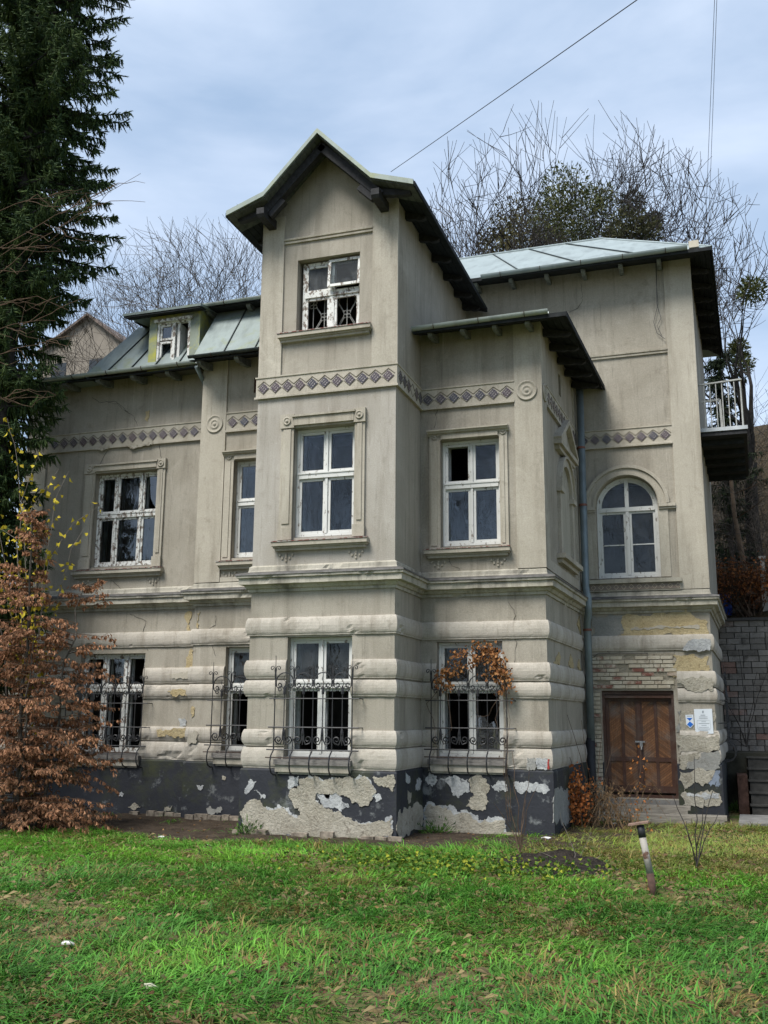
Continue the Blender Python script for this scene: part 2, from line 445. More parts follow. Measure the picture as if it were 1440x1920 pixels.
for F, h in ((TOW, H_T0), (TOW, H_T1), (TOW, H_T2), (BAY, H_B0), (BAY, H_B1), (NARR, H_N0), (NARR, H_N1), (LEFT, H_L0), (LEFT, H_L1), (RW, H_R1)):
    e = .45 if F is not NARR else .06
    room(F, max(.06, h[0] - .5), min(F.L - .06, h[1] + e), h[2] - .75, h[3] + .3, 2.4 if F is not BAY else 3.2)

# ---------------------------------------------------------------- plinth, bands, cornice, frieze
PLIN = [(-.02, -.3), (.065, -.3), (.065, 1.05), (.05, 1.078), (-.02, 1.078)]
def cut(F, holes, z0, z1):
    """free intervals of wall F between the openings that cross z0..z1"""
    hs = sorted((h[0], h[1]) for h in holes if h[2] < z1 and h[3] > z0)
    out = []; a = None
    for h in hs: out.append((a, h[0])); a = h[1]
    out.append((a, None)); return out
WH = {TOW: [H_T0], BAY: [H_B0], NARR: [H_N0], LEFT: [H_L0], RW: [H_D]}
for F in FR:
    for a, b in cut(F, [H_D] if F is RW else [], 0, 1): sweep(F, PLIN, a, b, 'plinth', PLINTH)
BANDS = [(1.085, 1.425), (1.45, 1.72), (2.27, 2.54), (2.57, 2.88), (3.30, 3.61)]
def rollp(z0, z1):
    h = z1 - z0
    return [(-.02, z0), (.028, z0), (.032, z0 + .02)] + [(.030 + .034 * math.sin(math.pi * t) ** .55, z0 + .02 + (h - .03) * t) for t in (.06, .16, .3, .5, .7, .84, .94)] + [(.03, z1), (-.02, z1)]
for F in FR:
    for z0, z1 in BANDS:
        holes = list(WH.get(F, []))
        if F is RW and z0 < 3: holes = [(-.01, RW.X(4.26), 0, 3)]
        if F is RW and z0 < 3:
            ivs = [(RW.X(4.26), None)]
        else: ivs = cut(F, holes, z0, z1)
        for a, b in ivs: sweep(F, rollp(z0, z1), a, b, 'plaster_band', RO)
CORN = [(-.02, 4.06), (.03, 4.06), (.035, 4.11), (.07, 4.12), (.10, 4.17), (.17, 4.185), (.17, 4.285), (.205, 4.295), (.21, 4.345), (.19, 4.36), (.06, 4.40), (.045, 4.44), (.04, 4.50), (.0, 4.53), (-.02, 4.53)]
FLASH = [(.04, 4.385), (.214, 4.352), (.218, 4.335), (.224, 4.338), (.218, 4.368), (.05, 4.415)]
for F in FR:
    sweep(F, CORN, None, None, 'cornice', CO)
    sweep(F, FLASH, None, None, 'cornice_flashing', simple('cornice_flashing_zinc', (.10, .095, .09), .6, .5, 6, .4, .3))

# frieze with glazed tiles
m = Mat('glazed_tile', .35, .5)
tcn = m.n('ShaderNodeTexCoord').outputs['Object']
sx = m.n('ShaderNodeSeparateXYZ'); m.l(tcn, sx.inputs[0])
def mathn(op, a, b=None):
    n = m.n('ShaderNodeMath', operation=op)
    for k, v in enumerate((a, b)):
        if v is None: continue
        if isinstance(v, (int, float)): n.inputs[k].default_value = v
        else: m.l(v, n.inputs[k])
    return n.outputs[0]
su = mathn('SINE', mathn('MULTIPLY', sx.outputs['X'], 90)); sv = mathn('SINE', mathn('MULTIPLY', sx.outputs['Z'], 90))
rr = mathn('SINE', mathn('MULTIPLY', mathn('SQRT', mathn('ADD', mathn('MULTIPLY', sx.outputs['X'], sx.outputs['X']), mathn('MULTIPLY', sx.outputs['Z'], sx.outputs['Z']))), 170))
pat = mathn('ADD', mathn('MULTIPLY', su, sv), mathn('MULTIPLY', rr, .55))
oi = m.n('ShaderNodeObjectInfo')
inkc = m.mix(oi.outputs['Random'], (.035, .035, .050), (.075, .048, .055))
m.color(m.mix(m.ramp(mathn('ADD', mathn('MULTIPLY', pat, .4), .45), [(.56, 0.0), (.74, 1.0)]), inkc, (.27, .245, .22)))
TILE = m.m
HD = .103
tb = MB(); tb.add([(0, -.012, -HD), (HD, -.012, 0), (0, -.012, HD), (-HD, -.012, 0), (0, .012, -HD), (HD, .012, 0), (0, .012, HD), (-HD, .012, 0)],
                  [(0, 1, 2, 3), (0, 4, 5, 1), (1, 5, 6, 2), (2, 6, 7, 3), (3, 7, 4, 0)])
tile_me = tb.build('tile', TILE, villa).data
bpy.data.objects.remove(bpy.data.objects['tile'])
ZIGZAG_SHADE = simple('painted_zigzag_shade', (.13, .115, .09), .95, .3, 20, .05)  # shade along the raised zigzag lines, painted as a dark colour
def frieze(F, u0, u1, first, last, n, mit0=False, mit1=False, skip=()):
    pr = [(-.02, 7.60), (.055, 7.60), (.055, 7.635), (.032, 7.645), (.032, 7.985), (.048, 7.995), (.048, 8.02), (-.02, 8.02)]
    fz = sweep(F, pr, None if mit0 else u0, None if mit1 else u1, 'frieze', TR)
    us = [first + (last - first) * k / max(1, n - 1) for k in range(n)]
    sp = us[1] - us[0] if n > 1 else .24
    Mr = Matrix((( F.d.x, -F.n.x, 0, 0), (F.d.y, -F.n.y, 0, 0), (0, 0, 1, 0), (0, 0, 0, 1)))
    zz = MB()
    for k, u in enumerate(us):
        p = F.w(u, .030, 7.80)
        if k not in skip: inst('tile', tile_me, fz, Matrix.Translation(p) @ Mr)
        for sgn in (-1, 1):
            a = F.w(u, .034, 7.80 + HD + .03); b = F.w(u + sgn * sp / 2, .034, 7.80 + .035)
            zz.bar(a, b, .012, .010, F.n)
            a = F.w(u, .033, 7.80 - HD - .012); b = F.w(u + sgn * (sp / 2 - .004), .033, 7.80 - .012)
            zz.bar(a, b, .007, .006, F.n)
    zz.build('zigzag_line', ZIGZAG_SHADE, fz)
    return fz
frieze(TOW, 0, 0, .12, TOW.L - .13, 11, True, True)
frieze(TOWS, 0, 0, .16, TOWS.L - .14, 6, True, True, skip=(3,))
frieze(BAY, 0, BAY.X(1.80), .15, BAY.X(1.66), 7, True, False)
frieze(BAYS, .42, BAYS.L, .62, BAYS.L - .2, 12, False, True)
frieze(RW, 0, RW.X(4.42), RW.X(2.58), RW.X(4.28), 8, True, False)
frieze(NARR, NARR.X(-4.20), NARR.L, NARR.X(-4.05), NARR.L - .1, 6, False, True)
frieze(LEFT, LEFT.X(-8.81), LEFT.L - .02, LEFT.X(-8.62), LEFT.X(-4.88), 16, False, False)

# ---------------------------------------------------------------- pilasters, strings, roundels
def pilaster(F, u0, u1, z0, z1, out=.04, mat=None):
    b = MB(); b.fbox(F, u0, u1, -.02, out, z0, z1); return b.build('pilaster', mat or TR, villa)
pilaster(TOW, 0.002, TOW.X(-2.20), 8.02, 11.18, .035); pilaster(TOW, TOW.X(-.445), TOW.L + .036, 8.02, 11.18, .035)
pilaster(BAY, BAY.X(1.795), BAY.L + .037, 4.53, 9.25, .036); pilaster(BAYS, .002, .40, 4.53, 9.25, .034)
pilaster(BAYS, BAYS.L - .32, BAYS.L - .01, 4.53, 7.6, .034); pilaster(BAYS, BAYS.L - .32, BAYS.L - .01, 8.02, 9.25, .034)
pilaster(RW, RW.X(4.42), RW.L + .037, 4.53, 11.9, .036)
pilaster(NARR, -.036, NARR.X(-4.21), 4.53, 9.3, .036)
pilaster(LEFT, 0, LEFT.X(-8.81), 4.53, 9.3, .036)
pilaster(BAYS, .40, BAYS.L - .33, 4.53, 4.72, .032); pilaster(NARR, NARR.X(-4.2), NARR.L - .01, 4.53, 4.62, .032)
STR = lambda z: [(-.02, z), (.035, z), (.04, z + .03), (.02, z + .035), (.02, z + .055), (.05, z + .06), (.055, z + .095), (.0, z + .11), (-.02, z + .11)]
sweep(TOW, STR(10.60), TOW.X(-2.20), TOW.X(-.445), 'string_course', TR)
sweep(RW, STR(9.62), .01, RW.X(4.42), 'string_course', TR)
def roundel(F, u, z, r=.19):
    b = MB(); c = F.w(u, .034, z)
    b.lathe(c, F.n, [(r, 0), (r, .022), (r - .02, .028), (r - .035, .010), (r * .55, .010), (r * .5, .024), (r * .4, .026), (r * .34, .012), (r * .2, .012), (r * .14, .03), (.005, .034)], 28)
    b.build('roundel', TR, villa, True)
roundel(BAY, BAY.X(2.03), 7.80); roundel(NARR, NARR.X(-4.46), 7.80); roundel(BAYS, .2, 7.80, .17)

# ---------------------------------------------------------------- windows
def ring(mb, F, u0, u1, z0, z1, w, o0, o1):
    mb.fbox(F, u0, u0 + w, o0, o1, z0, z1); mb.fbox(F, u1 - w, u1, o0, o1, z0, z1)
    mb.fbox(F, u0 + w, u1 - w, o0, o1 - .001, z0, z0 + w); mb.fbox(F, u0 + w, u1 - w, o0, o1 - .001, z1 - w, z1)

def quad_pane(F, pts, o, mat, parent):
    b = MB(); b.add([F.w(u, o, z) for u, z in pts], [tuple(range(len(pts)))]); return b.build('pane', mat, parent)

def sash(F, u0, u1, z0, z1, parent, kind='glass', o=-.165, w=.046, mat=None, gl=None, bars=()):
    b = MB(); ring(b, F, u0, u1, z0, z1, w, o - .02, o + .022)
    for z in bars: b.fbox(F, u0 + w, u1 - w, o - .012, o + .012, z - .012, z + .012)
    s = b.build('sash', mat or WHITE, parent)
    a0, a1, c0, c1 = u0 + w, u1 - w, z0 + w, z1 - w
    gl = gl or GLASS
    if kind == 'glass': quad_pane(F, [(a0, c0), (a1, c0), (a1, c1), (a0, c1)], o, gl, parent)
    elif kind == 'shard':   # the lower part of a smashed pane is left in its frame
        ww, hh = a1 - a0, c1 - c0
        quad_pane(F, [(a0, c0), (a1, c0), (a1, c0 + hh * .30), (a0 + ww * .75, c0 + hh * .52), (a0 + ww * .55, c0 + hh * .47), (a0 + ww * .35, c0 + hh * .60), (a0, c0 + hh * .62)], o, GLASSB, parent)
    elif kind == 'top_shard':
        ww, hh = a1 - a0, c1 - c0
        quad_pane(F, [(a0 + ww * .3, c1), (a0 + ww * .45, c0 + hh * .35), (a0 + ww * .7, c0 + hh * .15), (a1, c0), (a1, c1)], o, gl, parent)
    return s

def window(F, hole, cols, zt, kinds, mat=None, inner=True, gl=None, glt=None, bars=()):
    """hole (u0,u1,z0,z1); cols = list of inner split fractions; zt = transom height; kinds per cell, bottom row then top row"""
    u0, u1, z0, z1 = hole[:4]; u0 += .004; u1 -= .004; z0 += .03; z1 -= .004
    mat = mat or WHITE
    b = MB(); ring(b, F, u0, u1, z0, z1, .05, -.215, -.125)
    sp = [u0 + .05] + [u0 + (u1 - u0) * c for c in cols] + [u1 - .05]
    for s_ in sp[1:-1]: b.fbox(F, s_ - .022, s_ + .022, -.21, -.118, z0 + .05, z1 - .05)
    b.fbox(F, u0 + .05, u1 - .05, -.21, -.105, zt - .05, zt + .05)
    b.fbox(F, u0 + .03, u1 - .03, -.20, -.092, zt + .03, zt + .052)
    win = b.build('window', mat, villa)
    k = 0
    for (za, zb) in ((z0 + .05, zt - .05), (zt + .055, z1 - .05)):
        for c in range(len(sp) - 1):
            a0 = sp[c] + (.022 if c > 0 else 0); a1 = sp[c + 1] - (.022 if c < len(sp) - 2 else 0)
            sash(F, a0 + .003, a1 - .003, za + .003, zb - .003, win, kinds[k], mat=mat, gl=(glt if (za > zt and glt) else gl), bars=bars if za < zt else ())
            k += 1
    if inner:      # second, inner casement of the double window
        ib = MB(); ring(ib, F, u0 + .03, u1 - .03, z0, z1, .06, -.42, -.36)
        for s_ in sp[1:-1]: ib.fbox(F, s_ - .02, s_ + .02, -.415, -.365, z0 + .06, z1 - .06)
        ib.fbox(F, u0 + .09, u1 - .09, -.41, -.37, zt - .04, zt + .04)
        ib.build('inner_frame', simple('inner_frame_paint', (.40, .41, .40), .7, .25, 8), win)
    return win

def sill(F, u0, u1, zt, red=True, drops=True):
    b = MB()
    b.fbox(F, u0 + .05, u1 - .05, -.02, .075, zt - .16, zt - .09)
    b.fbox(F, u0 + .02, u1 - .02, -.02, .10, zt - .115, zt - .085)
    b.fbox(F, u0, u1, -.02, .145, zt - .085, zt - .005)
    s = b.build('sill', CO if not red else TR, villa)
    t = MB(); t.add([F.w(u0 - .01, .16, zt + .002), F.w(u1 + .01, .16, zt + .002), F.w(u1 - .05, -.13, zt + .05), F.w(u0 + .05, -.13, zt + .05),
                     F.w(u0 - .01, .16, zt - .012), F.w(u1 + .01, .16, zt - .012), F.w(u1 - .05, -.13, zt - .012), F.w(u0 + .05, -.13, zt - .012)],
                    [(0, 1, 2, 3), (7, 6, 5, 4), (0, 4, 5, 1), (1, 5, 6, 2), (2, 6, 7, 3), (3, 7, 4, 0)])
    t.build('sill_flashing', SILLM, s)
    if drops:
        for c in (u0 + .24, u1 - .24):
            for dx, dz in ((-.12, 0), (0, 0), (.12, 0), (-.07, -.055), (.07, -.055), (0, -.10), (0, -.045)):
                d = MB(); d.fbox(F, c + dx - .016, c + dx + .016, -.01, .022, zt - .245 + dz, zt - .205 + dz)
                d.build('drop_ornament', TR, s)
    return s
m = Mat('flaking_red_sill_paint', .7, .3)
m.color(m.mix(m.ramp(m.noise(14, 7, .7), [(.45, 0.0), (.55, 1.0)]), (.16, .055, .045), (.36, .34, .31))); SILLM = m.m

def disc(F, u, z, o, r, parent, mat=TR):
    b = MB(); b.lathe(F.w(u, o, z), F.n, [(r, 0), (r, .018), (r * .8, .024), (r * .68, .010), (r * .4, .010), (r * .3, .028), (.003, .032)], 18); b.build('disc', mat, parent, True)

def surround_blocks(F, h, wl, wr, ztop, feet=True):
    """architrave with square disc blocks at the head"""
    u0, u1, z0, z1 = h[:4]; b = MB()
    for a, c in ((u0 - wl, u0), (u1, u1 + wr)):
        b.fbox(F, a, c, -.02, .045, z0 - .04, z1 - .0)
        b.fbox(F, a + .05, c - .05, .04, .062, z0 + .25, z1 - .02)
        if feet: b.fbox(F, a - .015, c + .012, .03, .075, z0 - .04, z0 + .17)
    b.fbox(F, u0 + .01, u1 - .01, -.02, .045, z1 + .002, ztop - .03)
    b.fbox(F, u0 + .01, u1 - .01, -.02, .085, z1 + .04, ztop - .07)
    b.fbox(F, u0 - .02, u1 + .02, -.02, .115, ztop - .068, ztop - .03)
    s = b.build('window_surround', TR, villa)
    for a, c in ((u0 - wl, u0), (u1, u1 + wr)):
        k = MB(); k.fbox(F, a - .012, c + .012, -.02, .075, z1 + .003, ztop); bo = k.build('corner_block', TR, s)
        disc(F, (a + c) / 2, (z1 + ztop) / 2, .074, .075, s)
    return s

def surround_head(F, h, wl, wr, ztop):
    """architrave under a small cornice head"""
    u0, u1, z0, z1 = h[:4]; b = MB()
    for a, c in ((u0 - wl, u0), (u1, u1 + wr)):
        b.fbox(F, a, c, -.02, .04, z0 - .04, z1 + .001)
        b.fbox(F, a + .03, c - .06, .035, .055, z0 + .02, z1 - .02)
    b.fbox(F, u0 - wl, u1 + wr, -.02, .04, z1 + .002, ztop - .08)
    b.fbox(F, u0 + .02, u1 - .02, -.02, .07, z1 + .01, ztop - .085)
    s = b.build('window_surround', TR, villa)
    sweepc = [(-.02, ztop - .09), (.06, ztop - .085), (.065, ztop - .06), (.10, ztop - .05), (.115, ztop - .02), (.14, ztop - .012), (.14, ztop + .012), (-.02, ztop + .02)]
    A = [F.w(u0 - wl - .03, o, z) for o, z in sweepc]; B = [F.w(u1 + wr + .03, o, z) for o, z in sweepc]; n = len(A)
    k = MB(); k.add(A + B, [(i, i + 1, n + i + 1, n + i) for i in range(n - 1)] + [tuple(range(n))[::-1], tuple(range(n, 2 * n)), (n - 1, 0, n, 2 * n - 1)])
    k.build('head_cornice', TR, s)
    for a in (u0 - wl / 2, u1 + wr / 2): disc(F, a, z1 + .075, .038, .06, s)
    return s

window(TOW, H_T1, [.5], 6.13, ['glass', 'glass', 'glass', 'glass']); surround_blocks(TOW, H_T1, .245, .19, 7.25); sill(TOW, TOW.X(-2.24), TOW.X(-.46), 4.93)
window(BAY, H_B1, [.5], 6.13, ['glass', 'glass', 'none', 'glass']); surround_head(BAY, H_B1, .21, .15, 7.16); sill(BAY, BAY.X(.10), BAY.X(1.68), 4.93)
window(NARR, H_N1, [.5], 6.13, ['glass'] * 4); surround_head(NARR, H_N1, .20, .15, 7.17); sill(NARR, NARR.X(-4.24), NARR.X(-2.75), 4.93)
window(LEFT, H_L1, [.30, .70], 6.13, ['glass', 'glass', 'glass', 'glass', 'glass', 'top_shard'], mat=WORN); surround_blocks(LEFT, H_L1, .25, .185, 7.27); sill(LEFT, LEFT.X(-7.88), LEFT.X(-5.70), 4.93)
window(TOW, H_T0, [.5], 2.46, ['none', 'none', 'glass', 'glass'], gl=GLASSD)
window(BAY, H_B0, [.5], 2.46, ['none', 'shard', 'glass', 'glass'], gl=GLASSD)
window(NARR, H_N0, [.5], 2.46, ['none', 'glass', 'glass', 'glass'], gl=GLASSD)
window(LEFT, H_L0, [.34, .67], 2.46, ['none', 'none', 'none', 'none', 'top_shard', 'none'], mat=WORN)
def low_sill(F, h):
    b = MB(); b.fbox(F, h[0] - .14, h[1] + .05, -.05, .15, h[2] - .10, h[2] - .015); b.fbox(F, h[0] - .10, h[1] + .02, -.1, .06, h[2] - .014, h[2] + .03)
    s = b.build('sill_board', simple('weathered_grey_wood', (.16, .15, .14), .8, .35, 9, .2, bump=.4, bscale=30, vec=(1, 1, 6)), villa)
    c = MB(); c.fbox(F, h[0] - .12, h[1] + .03, -.02, .12, h[2] - .215, h[2] - .102); c.fbox(F, h[0] - .08, h[1] - .01, -.02, .09, h[2] - .25, h[2] - .216)
    c.build('plaster_sill', TR, s)
for F, h in ((TOW, H_T0), (BAY, H_B0), (NARR, H_N0), (LEFT, H_L0)): low_sill(F, h)

# tower attic window: left sash shut, right top sash tilted out, lower panes gone and an ornamental lattice behind them
u0, u1, z0, z1 = H_T2; u0 += .06; u1 -= .004; zt = 9.58
b = MB(); ring(b, TOW, u0, u1, z0, z1 - .03, .055, -.225, -.14); um = (u0 + u1) / 2
b.fbox(TOW, um - .045, um + .045, -.22, -.13, z0 + .05, z1 - .09); b.fbox(TOW, u0 + .05, u1 - .05, -.22, -.115, zt - .055, zt + .05)
aw = b.build('window', WORN, villa)
for a0, a1, kd in ((u0 + .055, um - .045, 'none'), (um + .045, u1 - .055, 'none')): sash(TOW, a0 + .003, a1 - .003, z0 + .058, zt - .06, aw, kd, mat=WORN)
sash(TOW, u0 + .058, um - .048, zt + .053, z1 - .09, aw, 'glass', mat=WORN, gl=GLASST)
FT = Frame((0, 0), (1, 0)); FT.p = TOW.w(um - .06, -.11, 0); FT.d = TOW.d.copy(); FT.n = TOW.n.copy()
hz = zt + .09
class Tilt(Frame):
    def __init__(s): pass
    def w(s, u, o, z):
        k = R_(-6); dz = (z1 - .04) - z
        return TOW.w(u, -.10 + o + 0, z) + TOW.n * (dz * math.sin(-k)) + Vector((0, 0, dz * (1 - math.cos(k))))
TI = Tilt()
sash(TI, um - .055, u1 - .005, hz - .02, z1 - .04, aw, 'glass', o=0, w=.052, mat=WORN, gl=GLASST)
b = MB(); fo = -.30
for uu in np.linspace(u0 + .15, u1 - .12, 5): b.tube([TOW.w(uu, fo, z0), TOW.w(uu, fo, zt)], .009, 5)
gx = np.linspace(u0 + .15, u1 - .12, 5)
for r_, zc in enumerate((z0 + .12, z0 + .40, z0 + .66)):
    for q in range(5):
        if (q + r_) % 2: continue
        for dx, dz in ((-.036, -.036), (.036, -.036), (-.036, .036), (.036, .036)):
            b.tube([TOW.w(gx[q] + dx + .034 * math.cos(t), fo, zc + dz + .034 * math.sin(t)) for t in np.linspace(0, 2 * math.pi, 11)], .007, 4, False)
        for sx_ in (-1, 1):
            for sz_ in (-1, 1):
                if 0 <= q + sx_ < 5: b.tube([TOW.w(gx[q] + sx_ * .07, fo, zc + sz_ * .05), TOW.w(gx[q + sx_] - sx_ * .05, fo, zc + sz_ * .22)], .006, 4)
b.build('lattice', simple('lattice_grey_iron', (.30, .30, .28), .6, .3, 20), aw)
sill(TOW, TOW.X(-2.24), TOW.X(-.44), 8.79, drops=False)

# arched window of the right wing
def arc(F, uc, zc, r, o, a0=0, a1=math.pi, n=24): return [F.w(uc + r * math.cos(t), o, zc + r * math.sin(t)) for t in np.linspace(a0, a1, n + 1)]
def arch_band(mb, F, uc, zc, r0, r1, o0, o1, n=24):
    for k in range(n):
        t0, t1 = math.pi * k / n, math.pi * (k + 1) / n
        P = lambda r, t, o: F.w(uc + r * math.cos(t), o, zc + r * math.sin(t))
        mb.hexa([P(r0, t0, o1), P(r1, t0, o1), P(r1, t0, o0), P(r0, t0, o0), P(r0, t1, o1), P(r1, t1, o1), P(r1, t1, o0), P(r0, t1, o0)])
uc = RW.X(3.42); ra = ARC_R - .004
b = MB(); arch_band(b, RW, uc, ARC_Z, ra - .06, ra, -.215, -.125)
for sg in (-1, 1): b.fbox(RW, uc + min(sg * ra, sg * (ra - .06)), uc + max(sg * ra, sg * (ra - .06)), -.215, -.125, 4.82, ARC_Z)
b.fbox(RW, uc - ra + .06, uc + ra - .06, -.21, -.11, ARC_Z - .10, ARC_Z - .01); b.fbox(RW, uc - ra + .06, uc + ra - .06, -.21, -.125, 4.82, 4.88)
b.fbox(RW, uc - .035, uc + .035, -.21, -.115, 4.88, ARC_Z - .10); b.fbox(RW, uc - .04, uc + .04, -.21, -.115, ARC_Z - .01, ARC_Z + ra - .06)
arw = b.build('window', WHITE, villa)
for a0, a1 in ((uc - ra + .06, uc - .035), (uc + .035, uc + ra - .06)): sash(RW, a0 + .003, a1 - .003, 4.883, ARC_Z - .103, arw, 'glass', gl=GLASSD, bars=(5.52,))
b = MB(); arch_band(b, RW, uc, ARC_Z, ra - .10, ra - .062, -.185, -.145); b.build('sash', WHITE, arw)
for s0, s1 in ((0, math.pi / 2), (math.pi / 2, math.pi)):
    b = MB(); P = [RW.w(uc, -.165, ARC_Z)] + arc(RW, uc, ARC_Z, ra - .08, -.165, s0, s1, 12); b.add(P, [tuple(range(len(P)))]); b.build('pane', GLASSD, arw)
b = MB()
arch_band(b, RW, uc, ARC_Z, ARC_R + .01, ARC_R + .17, -.02, .05); arch_band(b, RW, uc, ARC_Z, ARC_R + .17, ARC_R + .235, -.02, .085); arch_band(b, RW, uc, ARC_Z, ARC_R + .02, ARC_R + .06, .03, .07)
for sg in (-1, 1):
    a, c = sorted((uc + sg * (ARC_R + .02), uc + sg * (ARC_R + .36)))
    a = max(a, .03)
    b.fbox(RW, a, c, -.02, .08, ARC_Z - .07, ARC_Z - .005); b.fbox(RW, a, c, -.02, .05, ARC_Z - .115, ARC_Z - .072)
    a, c = sorted((uc + sg * (ARC_R + .005), uc + sg * (ARC_R + .20))); b.fbox(RW, a, c, -.02, .022, 4.80, ARC_Z - .118)
asr = b.build('window_surround', TR, villa)
b = MB(); b.fbox(RW, .02, RW.X(4.46), -.02, .13, 4.68, 4.76); b.fbox(RW, .02, RW.X(4.44), -.02, .06, 4.52, 4.678)
rs = b.build('sill', CO, villa)
m = Mat('glazed_band_brown', .45, .4); m.color(m.mix(m.noise(30, 5, .7), (.10, .075, .06), (.22, .18, .14))); BT = m.m
b = MB(); b.fbox(RW, .03, RW.X(4.42), .055, .068, 4.545, 4.665); b.build('tile_strip', BT, rs)
CREAMT = simple('cream_glaze', (.42, .36, .27), .45, .2, 20)
for k in range(13):
    u = .12 + k * (RW.X(4.40) - .14) / 12
    for rr_, mt_, oo in ((.056, CREAMT, .070), (.042, BT, .074)):
        b = MB(); b.add([RW.w(u, oo, 4.605 - rr_), RW.w(u + rr_, oo, 4.605), RW.w(u, oo, 4.605 + rr_), RW.w(u - rr_, oo, 4.605), RW.w(u, .06, 4.605 - rr_), RW.w(u + rr_, .06, 4.605), RW.w(u, .06, 4.605 + rr_), RW.w(u - rr_, .06, 4.605)],
                        [(0, 1, 2, 3), (0, 4, 5, 1), (1, 5, 6, 2), (2, 6, 7, 3), (3, 7, 4, 0)])
        b.build('tile', mt_, rs)

# blind window (pedimented niche) in the side wall of the right bay
F = BAYS; c = 2.12; b = MB()
P = [(c - .85, 7.20), (c + .85, 7.20), (c, 7.72)]
b.prism([F.w(u, -.01, z) for u, z in P], F.n * .06)
for (a, d) in (((c - .95, 7.19), (c, 7.78)), ((c + .95, 7.19), (c, 7.78))): b.bar(F.w(a[0], .07, a[1]), F.w(d[0], .07, d[1]), .09, .17, F.n)
b.fbox(F, c - .95, c + .95, -.01, .15, 7.10, 7.19); b.fbox(F, c - .85, c + .85, -.01, .09, 7.02, 7.098)
for s_ in (-1, 1):
    a, d = sorted((c + s_ * .55, c + s_ * .74)); b.fbox(F, a, d, -.01, .06, 5.0, 6.2)
    a, d = sorted((c + s_ * .50, c + s_ * .80)); b.fbox(F, a, d, -.01, .11, 6.2, 6.30)
arch_band(b, F, c, 6.30, .55, .70, -.01, .07); arch_band(b, F, c, 6.30, .70, .75, -.01, .11)
b.fbox(F, c - .95, c + .95, -.01, .17, 4.88, 4.97); b.fbox(F, c - .88, c + .88, -.01, .09, 4.80, 4.878)
b.build('blind_window', TR, villa)
b = MB(); b.add([F.w(c - .55, .004, 4.97), F.w(c + .55, .004, 4.97), F.w(c + .55, .004, 6.30)] + arc(F, c, 6.30, .55, .004, 0, math.pi, 16)[1:-1] + [F.w(c - .55, .004, 6.30)], [tuple(range(19))])
b.build('niche_panel', REV, villa)
b = MB(); b.fbox(BAYS, 1.84, 2.11, -.34, -.30, 8.29, 8.76); b.build('attic_vent', DARKWOOD, villa)
b = MB(); ring(b, NARR, NARR.X(-3.62), NARR.X(-3.10), 8.40, 8.72, .05, -.15, -.05); b.fbox(NARR, NARR.X(-3.62), NARR.X(-3.10), -.22, -.16, 8.40, 8.72)
b.build('attic_vent', simple('red_brown_paint', (.10, .04, .03), .7, .4, 10), villa)

